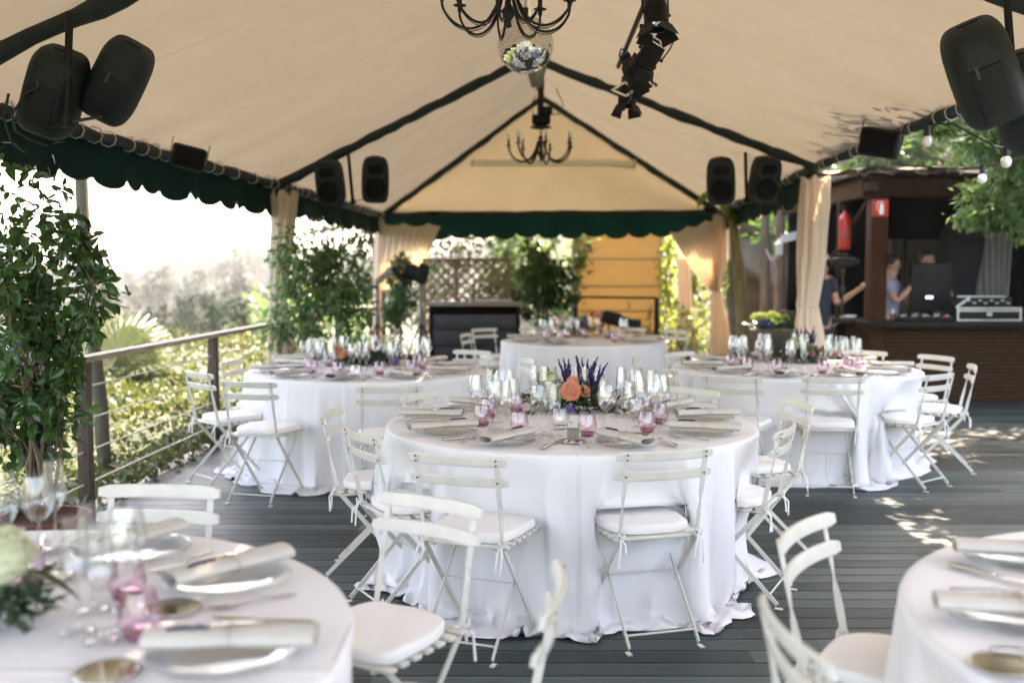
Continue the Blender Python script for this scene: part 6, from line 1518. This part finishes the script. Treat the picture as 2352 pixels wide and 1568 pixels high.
# ------------------------------------------------------------------ people
def skinned(name, J, E, material, parent, root=0, sub=2):
    me = bpy.data.meshes.new(name); me.from_pydata([j[0] for j in J], E, []); me.materials.append(material); me.update()
    o = bpy.data.objects.new(name, me); COL.objects.link(o); o.parent = parent
    o.modifiers.new('skin', 'SKIN'); me.skin_vertices or None
    if not me.skin_vertices:
        bm = bmesh.new(); bm.from_mesh(me); bm.verts.layers.skin.verify(); bm.to_mesh(me); bm.free()
    sv = me.skin_vertices[0].data
    for i, j in enumerate(J):
        r_ = j[1]; sv[i].radius = (r_, r_) if not isinstance(r_, tuple) else r_; sv[i].use_root = (i == root)
    s = o.modifiers.new('sub', 'SUBSURF'); s.levels = sub; s.render_levels = sub
    o.modifiers['skin'].use_smooth_shade = True
    return o
def person(label, loc, yaw, shirt, elbows, hands, head_turn=0.0, head_tilt=0.0, height=1.74, hair='short', fist=(True, True), group=None, long_sleeve=False):
    """local front = -Y.  elbows / hands: (left, right) positions in local space"""
    t = thing('person', label, 'person', loc, yaw, group); k = height / 1.74
    V_ = Vector; pel, chest, neck = V_((0, 0, .93)) * k, V_((0, .01, 1.28)) * k, V_((0, .005, 1.47)) * k
    J = [(pel, (.135, .105)), (V_((0, 0, 1.08)) * k, (.125, .095)), (chest, (.15, .105)), (V_((0, .01, 1.40)) * k, (.10, .075)), (neck, (.052, .055)), (V_((0, -.01, 1.54)) * k, (.055, .062)), (V_((0, -.012, 1.62)) * k, (.078, .092)), (V_((0, -.008, 1.69)) * k, (.070, .082)), (V_((0, -.004, 1.735)) * k, (.035, .045))]
    E = [(0, 1), (1, 2), (2, 3), (3, 4), (4, 5), (5, 6), (6, 7), (7, 8)]
    def add(p, r_, frm): J.append((V_(p), r_)); E.append((frm, len(J) - 1)); return len(J) - 1
    # face: nose and chin
    add(V_((0, -.105, 1.60)) * k, .014, 6); add(V_((0, -.075, 1.545)) * k, .030, 5)
    for s_ in (-1, 1): add(V_((s_ * .082, .005, 1.615)) * k, .013, 6)
    arms = []
    for s_, el, ha in ((-1, elbows[0], hands[0]), (1, elbows[1], hands[1])):
        sh = V_((s_ * .185, .01, 1.41)) * k; i = add(V_((s_ * .10, .01, 1.42)) * k, .062, 3); i = add(sh, .060, i); el, ha = V_(el), V_(ha)
        i = add(sh.lerp(el, .5), .047, i); i = add(el, .040, i); i = add(el.lerp(ha, .45), .036, i); wr = el.lerp(ha, .86); i = add(wr, .025, i); d = (ha - el).normalized(); pm = wr + d * .055; i = add(pm, (.038, .022), i)
        sd_ = d.cross(V_((0, 0, 1))); sd_ = sd_.normalized() if sd_.length > .1 else V_((1, 0, 0)); dn = d.cross(sd_).normalized()
        for q in range(4):
            b_ = pm + sd_ * ((q - 1.5) * .020) + d * .03; L_ = (.030, .036, .034, .026)[q]
            j1 = add(b_, .0095, i); j2 = add(b_ + d * L_ - dn * .008, .0088, j1); j3 = add(b_ + d * L_ * (1.3 if fist[0 if s_ < 0 else 1] else 1.9) - dn * (.035 if fist[0 if s_ < 0 else 1] else .014), .0078, j2)
        j1 = add(pm - sd_ * .03 - d * .01, .011, i); add(pm - sd_ * .05 + d * .022, .0095, j1); arms.append((sh, el, wr))
    for s_ in (-1, 1):
        i = add(V_((s_ * .095, 0, .86)) * k, .088, 0); i = add(V_((s_ * .105, -.01, .50)) * k, .060, i); i = add(V_((s_ * .11, .0, .30)) * k, .055, i); i = add(V_((s_ * .115, .02, .085)) * k, .038, i); i = add(V_((s_ * .125, -.06, .04)) * k, .036, i); add(V_((s_ * .13, -.14, .032)) * k, .026, i)
    skinned('body', J, E, M['skin'], t)
    SJ = [(V_((0, 0, .84)) * k, (.152, .120)), (V_((0, 0, 1.08)) * k, (.140, .110)), (V_((0, .01, 1.28)) * k, (.165, .120)), (V_((0, .01, 1.40)) * k, (.118, .090)), (V_((0, .008, 1.455)) * k, (.068, .066))]; SE = [(0, 1), (1, 2), (2, 3), (3, 4)]
    for (sh, el, wr), s_ in zip(arms, (-1, 1)):
        SJ.append((V_((s_ * .10, .01, 1.42)) * k, .074)); SE.append((3, len(SJ) - 1)); SJ.append((sh, .074)); SE.append((len(SJ) - 2, len(SJ) - 1)); SJ.append((sh.lerp(el, .62), .062)); SE.append((len(SJ) - 2, len(SJ) - 1))
        if long_sleeve: 
            SJ.append((el, .052)); SE.append((len(SJ) - 2, len(SJ) - 1)); SJ.append((el.lerp(wr, .9), .040)); SE.append((len(SJ) - 2, len(SJ) - 1))
    skinned('shirt', SJ, SE, M[shirt], t, 2)
    TJ = [(V_((0, 0, 1.0)) * k, (.142, .112))]; TE = []
    for s_ in (-1, 1):
        TJ.append((V_((s_ * .095, 0, .84)) * k, .100)); TE.append((0, len(TJ) - 1))
        for (x, y, z, r_) in ((.105, -.01, .50, .075), (.11, .0, .30, .068), (.115, .02, .10, .058)): TJ.append((V_((s_ * x, y, z)) * k, r_)); TE.append((len(TJ) - 2, len(TJ) - 1))
    skinned('trousers', TJ, TE, M['jeans'], t)
    mb = MB(); mb.sphere(V_((0, .012, 1.665)) * k, .096 * k, 16, 10, (.98, 1.10, 1.0)); st = len(mb.v)
    mb.v = [v if not (v[1] < -.055 * k and v[2] < 1.68 * k) else (v[0], -.05 * k, v[2] + .0) for v in mb.v]
    mb.build('hair', M['hair'], t)
    mb = MB()
    for s_ in (-1, 1): mb.sphere(V_((s_ * .031, -.096, 1.632)) * k, .0095, 8, 6)
    mb.build('eye', M['black'], t)
    mb = MB(); mb.sphere(V_((0, -.098, 1.568)) * k, .018, 8, 6, (1.1, .4, .3)); mb.build('mouth', mat('lips', (.35, .12, .10), .5), t)
    return t
# camera man behind the beige curtain
pb = P(1882, 700, 10.9)
person('man in dark navy shirt behind the beige curtain holding a camera on a pole', (pb.x, 10.9, 0), R(35), 'navy', ((-.24, .05, 1.14), (.17, -.10, 1.16)), ((-.22, -.06, .86), (.19, -.36, 1.33)), height=1.76)
c = P(1936, 602, 10.72); t = thing('video_camera', 'black video camera on a pole held by the man behind the curtain', 'camera', c); mb = MB(); mb.box((0, 0, 0), (.17, .11, .10), bev=.015); mb.box((-.12, 0, .0), (.07, .09, .08), bev=.01); mb.box((.13, 0, .02), (.05, .05, .05), bev=.01); mb.box((0, 0, .075), (.10, .05, .03), bev=.008); mb.build('camera_body', M['black'], t)
mb = MB(); mb.tube([(.10, -.0, -.01), (.17, 0, -.01)], .042, 14); mb.build('lens', M['grille'], t); mb = MB(); mb.tube([(-.17, 0, 0), (-.20, 0, 0)], .03, 12); mb.build('eyepiece', M['grille'], t); mb = MB(); mb.tube([(0, 0, -.05), (0, 0, -.55)], .014, 8); mb.tube([(0, 0, -.06), (0, 0, -.12)], .028, 10); mb.box((0, 0, -.3), (.05, .05, .06), bev=.01); mb.build('grip_pole', M['iron'], t)
p = P(2046, 700, 12.3)
person('man in pale lilac shirt behind the corner post, hand at his chin', (p.x, 12.3, 0), R(60), 'lilac', ((-.22, -.10, 1.15), (.24, -.12, 1.17)), ((-.02, -.30, 1.42), (.10, -.33, 1.02)), height=1.72, fist=(False, True))
p = P(2128, 700, 12.75)
person('man in black behind the monitor, hand on the mixing deck', (p.x, 12.75, 0), R(-8), 'blackcloth', ((-.27, -.14, 1.18), (.26, -.14, 1.18)), ((-.24, -.44, 1.07), (.16, -.44, 1.08)), height=1.78)
HAZE_D = 0.0010
haze()
